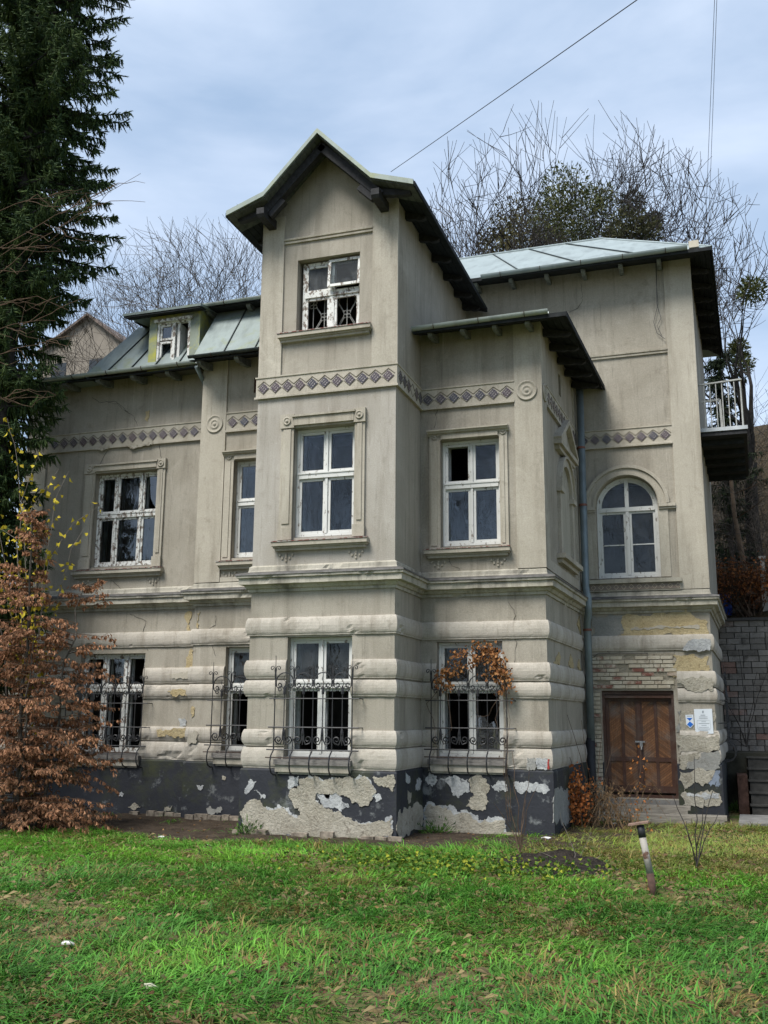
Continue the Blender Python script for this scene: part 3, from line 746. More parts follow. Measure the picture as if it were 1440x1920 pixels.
# ---------------------------------------------------------------- wrought iron window grilles
def spiral(F, o, uc, zc, r, turns, start, sgn, n=15):
    return [F.w(uc + r * (1 - .78 * k / n) * math.cos(start + sgn * turns * 2 * math.pi * k / n), o, zc + r * (1 - .78 * k / n) * math.sin(start + sgn * turns * 2 * math.pi * k / n)) for k in range(n + 1)]
def grille(F, u0, u1, nb, z=0.0, name='window_grille'):
    o = .17; us = np.linspace(u0, u1, nb); st = us[1] - us[0]
    root = MB(); zl = (2.23, 1.76, 1.395)
    root.tube([F.w(u0 - .10, o, zl[0] + z), F.w(u1 + .12, o, zl[0] + z)], .010, 5)
    g = root.build(name, IRON, villa)
    for zz, a, c in ((zl[1], .11, .12), (zl[2], .13, .12)):
        b = MB(); b.tube([F.w(u0 - a, o, zz + z), F.w(u1 + c, o, zz + z)], .0125, 5); b.build('bar', IRON, g)
    b = MB(); b.tube([F.w(u0 - .1, o + .10, 1.27 + z), F.w(u1 + .02, o + .10, 1.27 + z)], .009, 5); b.build('bar', RUSTIRON, g)
    for u in (u0 - .1, u1 + .12):
        for zz in zl[:2]:
            b = MB(); b.tube([F.w(u, o, zz + z), F.w(u, -.03, zz + z)], .010, 4); b.build('stay', IRON, g)
    for k, u in enumerate(us):
        b = MB(); top = 2.95 if k in (0, nb - 1) else 2.84
        b.tube([F.w(u, o, top + z), F.w(u, o, 1.39 + z), F.w(u, o + .03, 1.36 + z), F.w(u, o + .10, 1.30 + z), F.w(u, o + .13, 1.20 + z), F.w(u, o + .12, 1.10 + z), F.w(u, o + .07, 1.02 + z), F.w(u, o - .02, .985 + z), F.w(u, o - .10, .985 + z)],
               [.005] + [.0130] * 8, 5)
        b.build('bar', IRON, g)
        for s_ in (-1, 1):
            b = MB(); pts = [F.w(u, o, 2.58 + z), F.w(u + s_ * .012, o, 2.68 + z)] + spiral(F, o, u + s_ * .058, 2.735 + z, .042, 1.15, math.pi if s_ > 0 else 0, -s_)
            b.tube(pts, .0075, 4, False); b.build('scroll', IRON, g)
        b = MB(); b.tube([F.w(u, o, 2.56 + z), F.w(u, o, 2.66 + z)], .017, 5); b.build('knot', IRON, g)
    for k in range(nb - 1):
        c = (us[k] + us[k + 1]) / 2; r = st / 2 - .015
        b = MB(); b.tube([F.w(c + r * math.cos(t), o, 2.50 + z + r * math.sin(t)) for t in np.linspace(-.4, math.pi + .4, 15)], .0115, 4, False)
        b.build('hoop', IRON, g)
        for s_ in (-1, 1):
            b = MB(); b.tube(spiral(F, o, c + s_ * (r * .62), 2.455 + z, r * .38, 1.1, 0 if s_ > 0 else math.pi, -s_), .010, 4, False); b.build('scroll', IRON, g)
            b = MB(); b.tube([F.w(c, o, 2.30 + z), F.w(c + s_ * .015, o, 2.38 + z)] + spiral(F, o, c + s_ * r * .50, 2.385 + z, r * .38, 1.1, math.pi if s_ > 0 else 0, -s_), .008, 4, False); b.build('scroll', IRON, g)
            b = MB(); b.tube([F.w(c + s_ * .012, o, 1.68 + z), F.w(c + s_ * .02, o, 1.56 + z), F.w(c + s_ * r * .35, o, 1.485 + z)] + spiral(F, o, c + s_ * r * .58, 1.56 + z, r * .42, 1.25, -math.pi / 2, s_), .0125, 4, False); b.build('scroll', IRON, g)
        b = MB(); b.tube([F.w(c, o, 2.62 + z), F.w(c - .02, o, 2.55 + z), F.w(c + .02, o, 2.49 + z), F.w(c, o, 2.42 + z), F.w(c, o, 1.48 + z)], [.004, .006, .006, .009, .009], 4); b.build('bar', IRON, g)
        for zz, hh in ((2.30, .14), (1.64, .12)):
            b = MB(); b.tube([F.w(c, o, zz + z), F.w(c, o, zz + hh * .3 + z), F.w(c, o, zz + hh + z)], [.024, .026, .014], 6); b.build('knot', IRON, g)
    return g
grille(TOW, TOW.X(-2.06), TOW.X(-.67), 5)
grille(BAY, BAY.X(.24), BAY.X(1.58), 5)
grille(NARR, NARR.X(-4.18), NARR.X(-3.0), 4)
grille(LEFT, LEFT.X(-7.9), LEFT.X(-5.93), 7, -.06)
gs = grille(RS, 1.2, 2.3, 4, .10)

# ---------------------------------------------------------------- door
dz0, dz1, du0, du1 = .40, 2.50, RW.X(2.76), RW.X(4.18)
def woodmat(name, c0, c1, grey):
    m = Mat(name, .6, .35)
    oi = m.n('ShaderNodeObjectInfo').outputs['Random']
    g1 = m.noise(6, 6, .65, vec=m.pos((6, 6, 1.2))); c = m.mix(m.ramp(g1, [(.3, 0.0), (.7, 1.0)]), c0, c1)
    c = m.mix(m.mix(.75, (0, 0, 0), oi), c, tuple(x * .38 for x in c0))
    c = m.mix(m.ramp(m.noise(2.3, 6, .7), [(.50, 0.0), (.68, grey)]), c, (.16, .15, .135))
    m.color(c); m.bump(g1, .3, .01); return m.m
DW = woodmat('varnished_door_wood', (.15, .062, .026), (.29, .14, .062), .55)
DF = woodmat('dark_door_frame', (.050, .022, .014), (.080, .036, .022), .3)
b = MB(); ring(b, RW, du0 - .02, du1 + .02, dz0 - .02, dz1 - .004, .075, -.25, -.06); b.fbox(RW, du0 + .05, du1 - .05, -.24, -.05, dz1 - .15, dz1 - .10)
door = b.build('door', DF, villa)
umid = (du0 + du1) / 2; zt = dz1 - .15; zl = dz0 + .10; zm = dz0 + .74
b = MB()
for a0, a1 in ((du0 + .055, umid - .003), (umid + .003, du1 - .055)):
    w = a1 - a0
    b.fbox(RW, a0, a1, -.215, -.195, zl, zt)
    for x in (a0, a0 + w / 2 - .03, a1 - .065): b.fbox(RW, x, x + (.065 if x != a0 + w / 2 - .03 else .06), -.195, -.155, zl, zt)
    for z in (zl, zm - .04, zt - .07): b.fbox(RW, a0, a1, -.195, -.158, z, z + (.085 if z != zl else .13))
b.fbox(RW, umid - .035, umid + .035, -.17, -.135, zl, zt)
b.build('leaf_frame', DF, door)
b = MB(); b.fbox(RW, du0 + .02, du1 + .03, -.2, .03, dz0 - .16, dz0 - .02); b.build('threshold', simple('threshold_concrete', (.19, .18, .165), .9, .3, 8, .2, bump=.4), door)
for li, (a0, a1) in enumerate(((du0 + .055, umid - .003), (umid + .003, du1 - .055))):
    w = a1 - a0
    for pi_, (p0, p1) in enumerate(((a0 + .065, a0 + w / 2 - .03), (a0 + w / 2 + .03, a1 - .065))):
        for (q0, q1, flip) in ((zm + .045, zt - .07, 1), (zl + .13, zm - .04, -1)):
            sg = (1 if pi_ == 0 else -1) * flip; pw = p1 - p0; step = .052; n = int((q1 - q0 + pw * .8) / step) + 2
            for k in range(n):
                zc = q0 - pw * .8 + k * step + (.0)
                zA, zB = (zc, zc + pw * .75) if sg > 0 else (zc + pw * .75, zc)   # heights at p0 and p1
                poly = [(p0, zA), (p1, zB), (p1, zB + step - .007), (p0, zA + step - .007)]
                # clip to the panel
                def clip(P, lim, keep_above):
                    out = []
                    for i in range(len(P)):
                        A, B = P[i], P[(i + 1) % len(P)]; ia = (A[1] >= lim) == keep_above; ib = (B[1] >= lim) == keep_above
                        if ia: out.append(A)
                        if ia != ib:
                            t = (lim - A[1]) / (B[1] - A[1]); out.append((A[0] + (B[0] - A[0]) * t, lim))
                    return out
                poly = clip(poly, q0, True)
                if len(poly) >= 3: poly = clip(poly, q1, False)
                if len(poly) < 3: continue
                o = -.178 + random.uniform(-.003, .003)
                mb = MB(); mb.prism([RW.w(u, o, z) for u, z in poly], RW.n * -.016); mb.build('plank', DW, door)
b = MB(); b.fbox(RW, umid - .09, umid + .10, -.150, -.128, 1.47, 1.50); b.fbox(RW, umid + .0, umid + .055, -.135, -.105, 1.39, 1.50); b.tube([RW.w(umid + .03, -.11, 1.39), RW.w(umid + .03, -.08, 1.33)], .018, 6)
b.build('lock', simple('lock_steel', (.30, .30, .30), .4, .4, 30, .5, .6), door)

# ---------------------------------------------------------------- roofs
def sheetroof(name, quad, n, mat, seam=True, parent=None, t=.03):
    """a metal roof slope split in n standing-seam sheets; quad = eave left, eave right, top right, top left"""
    A, B, C, D = [Vector(p) for p in quad]; nr = (B - A).cross(D - A).normalized()
    root = None
    for k in range(n):
        f0, f1 = k / n, (k + 1) / n
        P = [A.lerp(B, f0), A.lerp(B, f1), D.lerp(C, f1), D.lerp(C, f0)]
        j = nr * random.uniform(-.003, .003)
        mb = MB(); mb.hexa([p - nr * t + j for p in P] + [p + j for p in P])
        if root is None: root = mb.build(name, mat, parent or villa)
        else: mb.build('roof_sheet', mat, root)
        if seam and k > 0:
            s = MB(); s.bar(A.lerp(B, f0) + nr * .012, D.lerp(C, f0) + nr * .012, .018, .036, nr); s.build('seam', SEAM, root)
    return root
SEAM = simple('dark_seam', (.05, .06, .06), .6, .3, 8, .3, .3)
def gutter(pts, r=.065, mat=None, name='gutter'):
    P = [Vector(p) for p in pts]; mb = MB(); n = 8
    for i, p in enumerate(P):
        t = (P[min(i + 1, len(P) - 1)] - P[max(0, i - 1)]); t.z = 0; t.normalize(); x = Vector((t.y, -t.x, 0))
        for k in range(n + 1):
            a = math.pi + math.pi * k / n
            mb.v.append(tuple(p + x * r * math.cos(a) + Vector((0, 0, r * math.sin(a)))))
    for i in range(len(P) - 1):
        for k in range(n): mb.f.append((i * (n + 1) + k, i * (n + 1) + k + 1, (i + 1) * (n + 1) + k + 1, (i + 1) * (n + 1) + k))
    g = mb.build(name, mat or GUT, villa, True)
    for i in range(len(P) - 1):
        L = (P[i + 1] - P[i]).length; m_ = int(L / .75)
        for k in range(m_):
            p = P[i].lerp(P[i + 1], (k + .5) / m_); t = (P[i + 1] - P[i]).normalized(); x = Vector((t.y, -t.x, 0)).normalized()
            h = MB(); h.tube([p + x * (r + .006) * math.cos(a) + Vector((0, 0, (r + .006) * math.sin(a))) for a in np.linspace(math.pi, 2 * math.pi, 8)], .009, 4, False); h.build('gutter_hook', RUSTIRON, g)
    return g
def rafter_tail(a, b, w=.085, h=.13, mat=None):
    """beam end from a (at the wall) to b (towards the eave) with a scooped nose"""
    a, b = Vector(a), Vector(b); d = (b - a); L = d.length; d.normalize(); x = d.cross(Vector((0, 0, 1))).normalized(); y = x.cross(d).normalized()
    prof = [(0, 0), (L, 0), (L, -h * .35), (L - .05, -h * .62), (L - .12, -h * .78), (L - .2, -h * .72), (L - .28, -h * .95), (0, -h)]
    mb = MB(); mb.prism([a + d * p + y * q - x * w / 2 for p, q in prof], x * w); return mb.build('rafter_tail', mat or ZINCT, villa)

# tower roof
XL, XKL, XP, XKR, XR = -3.12, -2.375, -1.33, -.285, .505
ZE, ZK, ZP, Y0, Y1 = 11.09, 11.355, 12.44, -.62, 5.15
prof = [(XL, ZE), (XKL, ZK), (XP, ZP), (XKR, ZK), (XR, ZE)]
def towslope(i, n, mat, up=0.0):
    (xa, za), (xb, zb) = prof[i], prof[i + 1]
    if i < 2: q = [(xa, Y1, za), (xa, Y0, za), (xb, Y0, zb), (xb, Y1, zb)]
    else: q = [(xb, Y0, zb), (xb, Y1, zb), (xa, Y1, za), (xa, Y0, za)]
    return sheetroof('tower_roof', q, n, mat, t=.035)
for i, n in ((0, 6), (1, 6), (2, 6), (3, 6)): towslope(i, n, ROOFM)
for (xa, za), (xb, zb) in zip(prof[:-1], prof[1:]):       # verge flashing along the front edge
    mb = MB(); mb.hexa([(xa, Y0 - .03, za - .06), (xb, Y0 - .03, zb - .06), (xb, Y0 + .10, zb - .04), (xa, Y0 + .10, za - .04), (xa, Y0 - .03, za + .035), (xb, Y0 - .03, zb + .035), (xb, Y0 + .10, zb + .03), (xa, Y0 + .10, za + .03)])
    mb.build('verge_flashing', VERGE, villa)
for sg, xk, xe in ((-1, XKL, XL), (1, XKR, XR)):          # raised metal saddle at the change of pitch
    P = [(xk, ZK + .03), (xk + sg * .38, ZK - .02), (xk + sg * .40, ZK - .10), (xk, ZK - .03)]
    mb = MB(); mb.prism([(x, Y0 + .12, z) for x, z in P], (0, 3.4, 0)); mb.build('roof_saddle', VERGE, villa)
# boards under the front overhang, each one a piece
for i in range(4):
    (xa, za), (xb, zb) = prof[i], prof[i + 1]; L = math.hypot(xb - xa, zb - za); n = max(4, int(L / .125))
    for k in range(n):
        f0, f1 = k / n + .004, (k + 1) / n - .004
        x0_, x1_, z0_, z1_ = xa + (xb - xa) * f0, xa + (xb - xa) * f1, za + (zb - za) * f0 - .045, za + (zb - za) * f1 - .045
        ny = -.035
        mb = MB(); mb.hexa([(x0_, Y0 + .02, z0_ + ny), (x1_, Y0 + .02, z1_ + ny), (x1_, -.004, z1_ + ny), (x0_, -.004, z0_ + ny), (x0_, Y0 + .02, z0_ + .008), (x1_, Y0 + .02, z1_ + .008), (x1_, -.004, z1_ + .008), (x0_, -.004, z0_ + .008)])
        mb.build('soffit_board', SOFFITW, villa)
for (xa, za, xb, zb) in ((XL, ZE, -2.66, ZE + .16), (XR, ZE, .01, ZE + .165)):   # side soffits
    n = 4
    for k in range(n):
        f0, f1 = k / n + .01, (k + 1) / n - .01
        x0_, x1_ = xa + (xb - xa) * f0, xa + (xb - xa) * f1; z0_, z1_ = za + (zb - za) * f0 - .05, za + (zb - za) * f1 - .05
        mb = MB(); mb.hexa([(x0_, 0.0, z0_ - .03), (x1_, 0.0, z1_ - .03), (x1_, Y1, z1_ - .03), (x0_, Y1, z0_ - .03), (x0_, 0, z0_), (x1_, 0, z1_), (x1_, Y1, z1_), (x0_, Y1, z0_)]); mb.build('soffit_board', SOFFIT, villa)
yb = -.36
# gable timbers: rafters, knee pieces, purlin heads
for sg in (-1, 1):
    ax = XP + sg * 1.17
    mb = MB(); mb.bar((XP - sg * .03, yb, ZP - .185), (ax, yb, 11.06), .15, .15, (0, 1, 0)); mb.build('gable_rafter', DARKWOOD, villa)
    mb = MB(); mb.prism([(XP + sg * 1.04, -.60, 11.10), (XP + sg * 1.04, -.60, 10.985), (XP + sg * 1.04, -.56, 10.93), (XP + sg * 1.04, .05, 10.93), (XP + sg * 1.04, .05, 11.10)], (sg * .15, 0, 0)); mb.build('purlin_head', DARKWOOD, villa)
    mb = MB(); mb.bar((XP + sg * .74, yb, 11.30), (XP + sg * 1.02, yb, 11.03), .11, .12, (0, 1, 0)); mb.build('knee_piece', DARKWOOD, villa)
    mb = MB(); e = XL + .12 if sg < 0 else XR - .12
    mb.prism([(XP + sg * 1.1, yb - .05, 11.20), (e, yb - .05, 11.06), (e - sg * .01, yb - .05, 11.00), (XP + sg * 1.55, yb - .05, 11.00), (XP + sg * 1.1, yb - .05, 11.08)], (0, .11, 0)); mb.build('outrigger', DARKWOOD, villa)
    for y in (.55, 1.45, 2.35, 3.25, 4.15, 4.9):
        w_ = -2.65 if sg < 0 else 0
        rafter_tail((w_ - sg * .05, y, 11.20), (e + sg * .02, y, ZE - .055), .09, .14, DARKWOOD)
b = MB(); b.bar((XR + .01, Y0, ZE - .035), (XR + .01, Y1 - .02, ZE - .035), .03, .09); b.build('eave_board', SOFFIT, villa)
b = MB(); b.bar((XL - .01, Y0, ZE - .035), (XL - .01, 3.2, ZE - .035), .03, .09); b.build('eave_board', SOFFIT, villa)

# roof of the right bay: hipped, gutter along the front
EB0, EB1, EB2, ZB = Vector((0.03, .93, 9.0)), Vector((2.86, .93, 9.0)), Vector((3.06, 5.22, 9.0)), 9.0
H1 = Vector((1.05, 2.75, 9.72)); T0 = Vector((0.03, 2.75, 9.72)); H2 = Vector((1.05, 5.22, 9.72))
sheetroof('bay_roof', [EB0, EB1, H1, T0], 4, ROOFM); sheetroof('bay_roof', [EB1, EB2, H2, H1], 5, ROOFM); sheetroof('bay_roof', [T0, H1, H2, (0.03, 5.22, 9.72)], 2, ROOFM)
gutter([(0.02, .90, 9.03), (2.55, .90, 9.06)], .07)
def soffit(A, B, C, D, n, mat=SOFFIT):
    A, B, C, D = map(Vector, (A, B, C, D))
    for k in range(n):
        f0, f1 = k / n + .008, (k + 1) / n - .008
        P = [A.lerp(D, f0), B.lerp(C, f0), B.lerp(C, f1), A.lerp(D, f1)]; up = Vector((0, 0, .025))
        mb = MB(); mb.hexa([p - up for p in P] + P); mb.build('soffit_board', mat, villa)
soffit((0.03, .95, 8.94), (2.84, .95, 8.94), (2.26, 1.52, 9.14), (.03, 1.52, 9.14), 4)
soffit((2.84, .95, 8.94), (3.03, 5.22, 8.94), (2.42, 5.22, 9.14), (2.28, 1.52, 9.14), 4)
for x in (.33, .95, 1.55, 2.15): rafter_tail((x, 1.55, 9.06), (x, .98, 8.93), .08, .13)
for k in range(5):
    y = 1.75 + k * .78; xo = .045 * (y - .93)
    rafter_tail((2.25 + xo, y, 9.06), (2.80 + xo, y, 8.93), .08, .14, DARKWOOD)
b = MB(); b.bar(EB1 + Vector((0, 0, -.04)), EB2 + Vector((0, 0, -.04)), .03, .10); b.bar(EB0 + Vector((0, 0, -.04)), EB1 + Vector((0, 0, -.04)), .03, .08); b.build('eave_board', SOFFIT, villa)

# right wing roof
ZR = 11.62; A0, A1, A2 = Vector((-2.6, 4.60, ZR)), Vector((5.43, 4.60, ZR)), Vector((5.66, 10.8, ZR))
RL, RR = Vector((-2.6, 7.5, 13.58)), Vector((2.95, 7.5, 13.60)); B2, B0 = Vector((5.66, 11.3, ZR)), Vector((-2.6, 11.3, ZR))
sheetroof('main_roof', [A0, A1, RR, RL], 6, ROOFL); sheetroof('main_roof', [A1, B2, RR, RR + Vector((0, .02, 0))], 4, ROOFL); sheetroof('main_roof', [B2, B0, RL, RR], 6, ROOFL)
b = MB(); b.tube([RL, RR], .04, 6); b.tube([RR, A1], .03, 6); b.build('ridge_cap', ROOFL, villa)
gutter([(.52, 4.56, ZR + .02), (4.95, 4.56, ZR + .06)], .075, ROOFL)
soffit((-2.6, 4.62, ZR - .06), (5.40, 4.62, ZR - .06), (4.98, 5.235, ZR + .12), (-2.6, 5.235, ZR + .12), 4)
soffit((5.40, 4.62, ZR - .06), (5.63, 11.2, ZR - .06), (5.16, 10.8, ZR + .12), (4.97, 5.235, ZR + .12), 4)
for x in (.35, 1.15, 1.95, 2.75, 3.55, 4.35): rafter_tail((x, 5.26, ZR + .03), (x, 4.70, ZR - .07), .085, .13)
for k in range(7):
    y = 5.6 + k * .8; xo = .036 * (y - 5.24); rafter_tail((4.93 + xo, y, ZR + .03), (5.36 + xo, y, ZR - .07), .085, .13, DARKWOOD)
b = MB(); b.bar(A1 + Vector((0, 0, -.04)), B2 + Vector((0, 0, -.04)), .03, .12); b.bar(A0 + Vector((0, 0, -.04)), A1 + Vector((0, 0, -.04)), .03, .08); b.build('eave_board', SOFFIT, villa)
b = MB(); b.box(4.98, 5.18, 4.62, 4.74, ZR + .05, ZR + .20); b.box(5.07, 5.09, 4.67, 4.69, ZR - .01, ZR + .05); b.build('roof_lamp', simple('cream_plastic', (.45, .41, .33), .6, .1, 5), villa)

# left mansard roof
ZG = 9.07
sheetroof('mansard_roof', [(-7.60, 1.55, 9.14), (-4.70, 1.55, 9.14), (-4.70, 2.52, 10.52), (-6.95, 2.52, 10.52)], 5, ROOFM)
sheetroof('mansard_roof', [(-4.72, 1.15, 9.08), (-2.64, 1.15, 9.08), (-2.64, 2.15, 10.49), (-4.72, 2.15, 10.49)], 3, ROOFM)
sheetroof('mansard_roof', [(-7.60, 8.0, 9.14), (-7.60, 1.55, 9.14), (-6.95, 2.52, 10.52), (-6.95, 7.0, 10.52)], 4, ROOFM)
b = MB(); b.add([(-4.72, 1.15, 9.06), (-4.72, 2.15, 10.47), (-4.72, 2.6, 10.47), (-4.72, 2.6, 9.06)], [(0, 1, 2, 3)]); b.build('mansard_cheek', ROOFM, villa)
b = MB(); b.add([(-9.95, 1.48, ZG), (-7.55, 1.48, ZG), (-7.55, 1.6, 9.2), (-7.55, 8, 9.2), (-9.95, 8, ZG), (-9.95, 1.48, ZG - .03), (-7.55, 1.48, ZG - .03), (-9.95, 8, ZG - .03)], [(0, 1, 2, 3, 4), (0, 5, 6, 1), (0, 4, 7, 5)]); b.build('skirt_roof', ROOFM, villa)
sheetroof('upper_roof', [(-6.75, 2.05, 10.53), (-4.78, 2.05, 10.53), (-4.78, 5.2, 11.1), (-6.75, 5.2, 11.1)], 3, ROOFM)
sheetroof('upper_roof', [(-4.90, 1.72, 10.47), (-2.64, 1.72, 10.47), (-2.64, 5.2, 11.35), (-4.90, 5.2, 11.2)], 3, ROOFL)
soffit((-6.75, 2.06, 10.47), (-4.9, 2.06, 10.47), (-4.9, 2.56, 10.50), (-6.75, 2.56, 10.50), 3); soffit((-4.9, 1.74, 10.42), (-2.66, 1.74, 10.42), (-2.66, 2.2, 10.46), (-4.9, 2.2, 10.46), 3)
for x in (-4.80, -3.85, -3.1): rafter_tail((x, 2.15, 10.44), (x, 1.80, 10.40), .09, .14)
gutter([(-9.95, 1.45, ZG + .04), (-4.80, 1.45, ZG + .05)], .065); gutter([(-4.78, 1.08, ZG + .01), (-2.66, 1.08, ZG + .01)], .05, SEAM); gutter([(-4.9, 1.68, 10.46), (-2.66, 1.68, 10.47)], .05)
soffit((-9.9, 1.50, ZG - .05), (-4.74, 1.50, ZG - .05), (-4.74, 2.09, ZG + .12), (-9.9, 2.09, ZG + .12), 4); soffit((-4.78, 1.12, ZG - .06), (-2.66, 1.12, ZG - .06), (-2.66, 1.74, ZG + .12), (-4.78, 1.74, ZG + .12), 4)
for x in (-8.9, -8.1, -7.25, -6.4, -5.55): rafter_tail((x, 2.12, ZG + .05), (x, 1.54, ZG - .06), .09, .14)
for x in (-4.60, -3.75, -2.95): rafter_tail((x, 1.77, ZG + .05), (x, 1.16, ZG - .07), .09, .15)
# dormer
DF_ = Frame((-6.10, 1.66), (-4.88, 1.66))
wall_panel(DF_, 0, DF_.L, 9.08, 10.34, [(.19, .99, 9.20, 10.18)], LICHEN, .2, 'dormer_wall')
room(DF_, .05, 1.17, 9.09, 10.30, 1.2)
b = MB(); b.add([(-6.10, 1.66, 9.1), (-6.10, 1.66, 10.34), (-6.10, 2.7, 10.5), (-6.10, 2.7, 9.1)], [(0, 1, 2, 3)]); b.add([(-4.88, 1.66, 9.1), (-4.88, 1.66, 10.34), (-4.88, 2.7, 10.5), (-4.88, 2.7, 9.1)], [(3, 2, 1, 0)]); b.build('dormer_cheek', LICHEN, villa)
b = MB(); ring(b, DF_, .195, .985, 9.205, 10.175, .05, -.10, -.01); b.fbox(DF_, .57, .63, -.1, -.005, 9.25, 10.12); b.fbox(DF_, .14, 1.04, -.05, .06, 10.16, 10.22)
dw = b.build('window', WORN, villa)
sash(DF_, .25, .565, 9.26, 9.74, dw, 'none', o=-.06, mat=WORN); sash(DF_, .25, .565, 9.77, 10.12, dw, 'glass', o=-.06, mat=WORN)
b = MB(); b.fbox(DF_, .66, .72, -.35, -.05, 9.26, 10.12); b.fbox(DF_, .80, .84, -.5, -.35, 9.26, 10.12); b.build('open_sash', WHITE, dw)
sheetroof('dormer_roof', [(-6.62, 1.40, 10.36), (-4.74, 1.40, 10.36), (-4.74, 2.7, 10.56), (-6.62, 2.7, 10.56)], 2, ROOFM, t=.05)
soffit((-6.6, 1.42, 10.30), (-4.76, 1.42, 10.30), (-4.76, 1.66, 10.34), (-6.6, 1.66, 10.34), 2)

# ---------------------------------------------------------------- downpipes
def pipe(pts, r, collars, mat=PIPE):
    b = MB(); b.tube(pts, r, 12); p = b.build('downpipe', mat, villa, True)
    for c, d in collars:
        k = MB(); k.lathe(Vector(c) - Vector(d) * .025, d, [(r, 0), (r + .012, .004), (r + .012, .045), (r, .05)], 12); k.build('pipe_collar', PIPER, p)
    return p
zdir = (0, 0, 1)
pipe([(2.56, 5.02, 8.98), (2.545, 5.02, 4.6), (2.60, 4.86, 4.35), (2.60, 4.86, 4.05), (2.55, 4.98, 3.85), (2.55, 5.02, 3.6), (2.545, 5.02, 1.5)], .075, [((2.545, 5.02, 6.35), zdir), ((2.55, 5.0, 3.72), zdir), ((2.545, 5.02, 7.6), zdir)])
b = MB(); b.tube([(2.53, 5.03, 1.55), (2.53, 5.03, 0.05)], .09, 12); b.build('standpipe', simple('cast_iron_pipe', (.02, .021, .024), .6, .3, 8), villa, True)
pipe([(-4.80, 1.45, 9.0), (-4.80, 1.80, 8.75), (-4.81, 2.02, 8.5), (-4.81, 2.02, 4.9), (-4.81, 2.02, 4.55)], .045, [((-4.81, 2.02, 7.0), zdir)])
pipe([(-4.83, 2.0, 2.35), (-4.83, 1.98, .42)], .04, [], PIPE)
b = MB(); b.tube([(-4.83, 1.98, .45), (-4.83, 1.96, .05), (-4.75, 1.8, .0)], .065, 8); b.build('standpipe', simple('cast_iron_stub', (.02, .018, .018), .7, .3, 8), villa, True)

# ---------------------------------------------------------------- balcony on the right flank
bo = MB(); bo.hexa([(4.90, 5.80, 7.86), (5.92, 5.80, 7.86), (6.05, 9.9, 7.86), (4.90, 9.9, 7.86), (4.90, 5.80, 7.99), (5.92, 5.80, 7.99), (6.05, 9.9, 7.99), (4.90, 9.9, 7.99)])
bal = bo.build('balcony', DARKWOOD, villa)
b = MB(); b.hexa([(4.93, 5.77, 7.95), (5.94, 5.77, 7.95), (5.94, 5.83, 7.95), (4.93, 5.83, 7.95), (4.93, 5.77, 8.03), (5.94, 5.77, 8.03), (5.94, 5.83, 8.03), (4.93, 5.83, 8.03)]); b.build('edge_flashing', simple('pale_flashing', (.42, .44, .45), .5, .2, 6, .4, .3), bal)
RAIL = simple('pale_rail_paint', (.42, .42, .40), .55, .3, 12)
b = MB(); b.bar((4.96, 5.83, 9.02), (5.86, 5.83, 9.07), .045, .03); b.bar((5.86, 5.83, 9.07), (6.02, 9.85, 9.07), .045, .03); b.build('hand_rail', RAIL, bal)
for k in range(8):
    x = 4.98 + k * .124; b = MB(); b.tube([(x, 5.83, 8.0), (x, 5.83, 9.03)], .011, 5); b.build('baluster', RAIL, bal)
for k in range(24):
    f = (k + 1) / 24; x, y = 5.86 + .16 * f, 5.83 + 4.02 * f; b = MB(); b.tube([(x, y, 8.0), (x, y, 9.06)], .010, 4); b.build('baluster', RAIL, bal)
b = MB(); b.bar((5.05, 6.1, 8.72), (5.42, 6.1, 8.74), .05, .04); b.bar((5.42, 6.1, 8.74), (5.44, 6.1, 8.02), .05, .05); b.build('frame_piece', simple('white_wood', (.55, .54, .5), .7, .2, 9), bal)
for k in range(5):
    y = 6.2 + k * .85; b = MB(); b.bar((4.95, y, 7.80), (5.86 + .03 * k, y, 7.80), .10, .12); b.build('joist', SOFFIT, bal)

# ---------------------------------------------------------------- damage: lost paint, bare render, brick, cracks
def rough_outline(P, amp, depth=3):
    for _ in range(depth):
        Q = []
        for i in range(len(P)):
            a, b = P[i], P[(i + 1) % len(P)]; L = math.hypot(b[0] - a[0], b[1] - a[1])
            t = random.uniform(.4, .6); d = random.gauss(0, .17) * L; n = (-(b[1] - a[1]) / (L + 1e-9), (b[0] - a[0]) / (L + 1e-9)); d = max(-amp, min(amp, d))
            Q += [a, (a[0] + (b[0] - a[0]) * t + n[0] * d, a[1] + (b[1] - a[1]) * t + n[1] * d)]
        P = Q
    return P
def patch(F, zoom, pts, mat, o=.003, th=.006, name='render_patch', amp=.06, depth=4):
    """traced damage laid on the wall plane; zoom = (scale, x0, y0) of the picture it was read from"""
    k, x0, y0 = zoom
    P = [F.px(x0 + x * k, y0 + y * k, o) for x, y in pts]
    A = sum(P[i][0] * P[(i + 1) % len(P)][1] - P[(i + 1) % len(P)][0] * P[i][1] for i in range(len(P)))
    if A < 0: P = P[::-1]
    P = rough_outline(P, amp, depth)
    V3 = [Vector((u, z, 0)) for u, z in P]; tri = tessellate_polygon([V3]); n = len(P)
    vs = [F.w(u, o + th, z) for u, z in P] + [F.w(u, o - .004, z) for u, z in P]
    fs = []
    for t in tri:
        a, b, c = t
        cr_ = (P[b][0] - P[a][0]) * (P[c][1] - P[a][1]) - (P[b][1] - P[a][1]) * (P[c][0] - P[a][0])
        fs.append((a, b, c) if cr_ > 0 else (a, c, b))
    fs += [(i, i + n, (i + 1) % n + n, (i + 1) % n) for i in range(n)]
    return mk(name, vs, fs, mat, villa)
Z3 = (.38889, 430, 1130); Z6 = (.31944, 980, 1130); Z7 = (.34722, 0, 540); Z8 = (.34722, 0, 1050); ZC = (.18056, 980, 1380); Z4 = (.375, 900, 420)
PO = .067
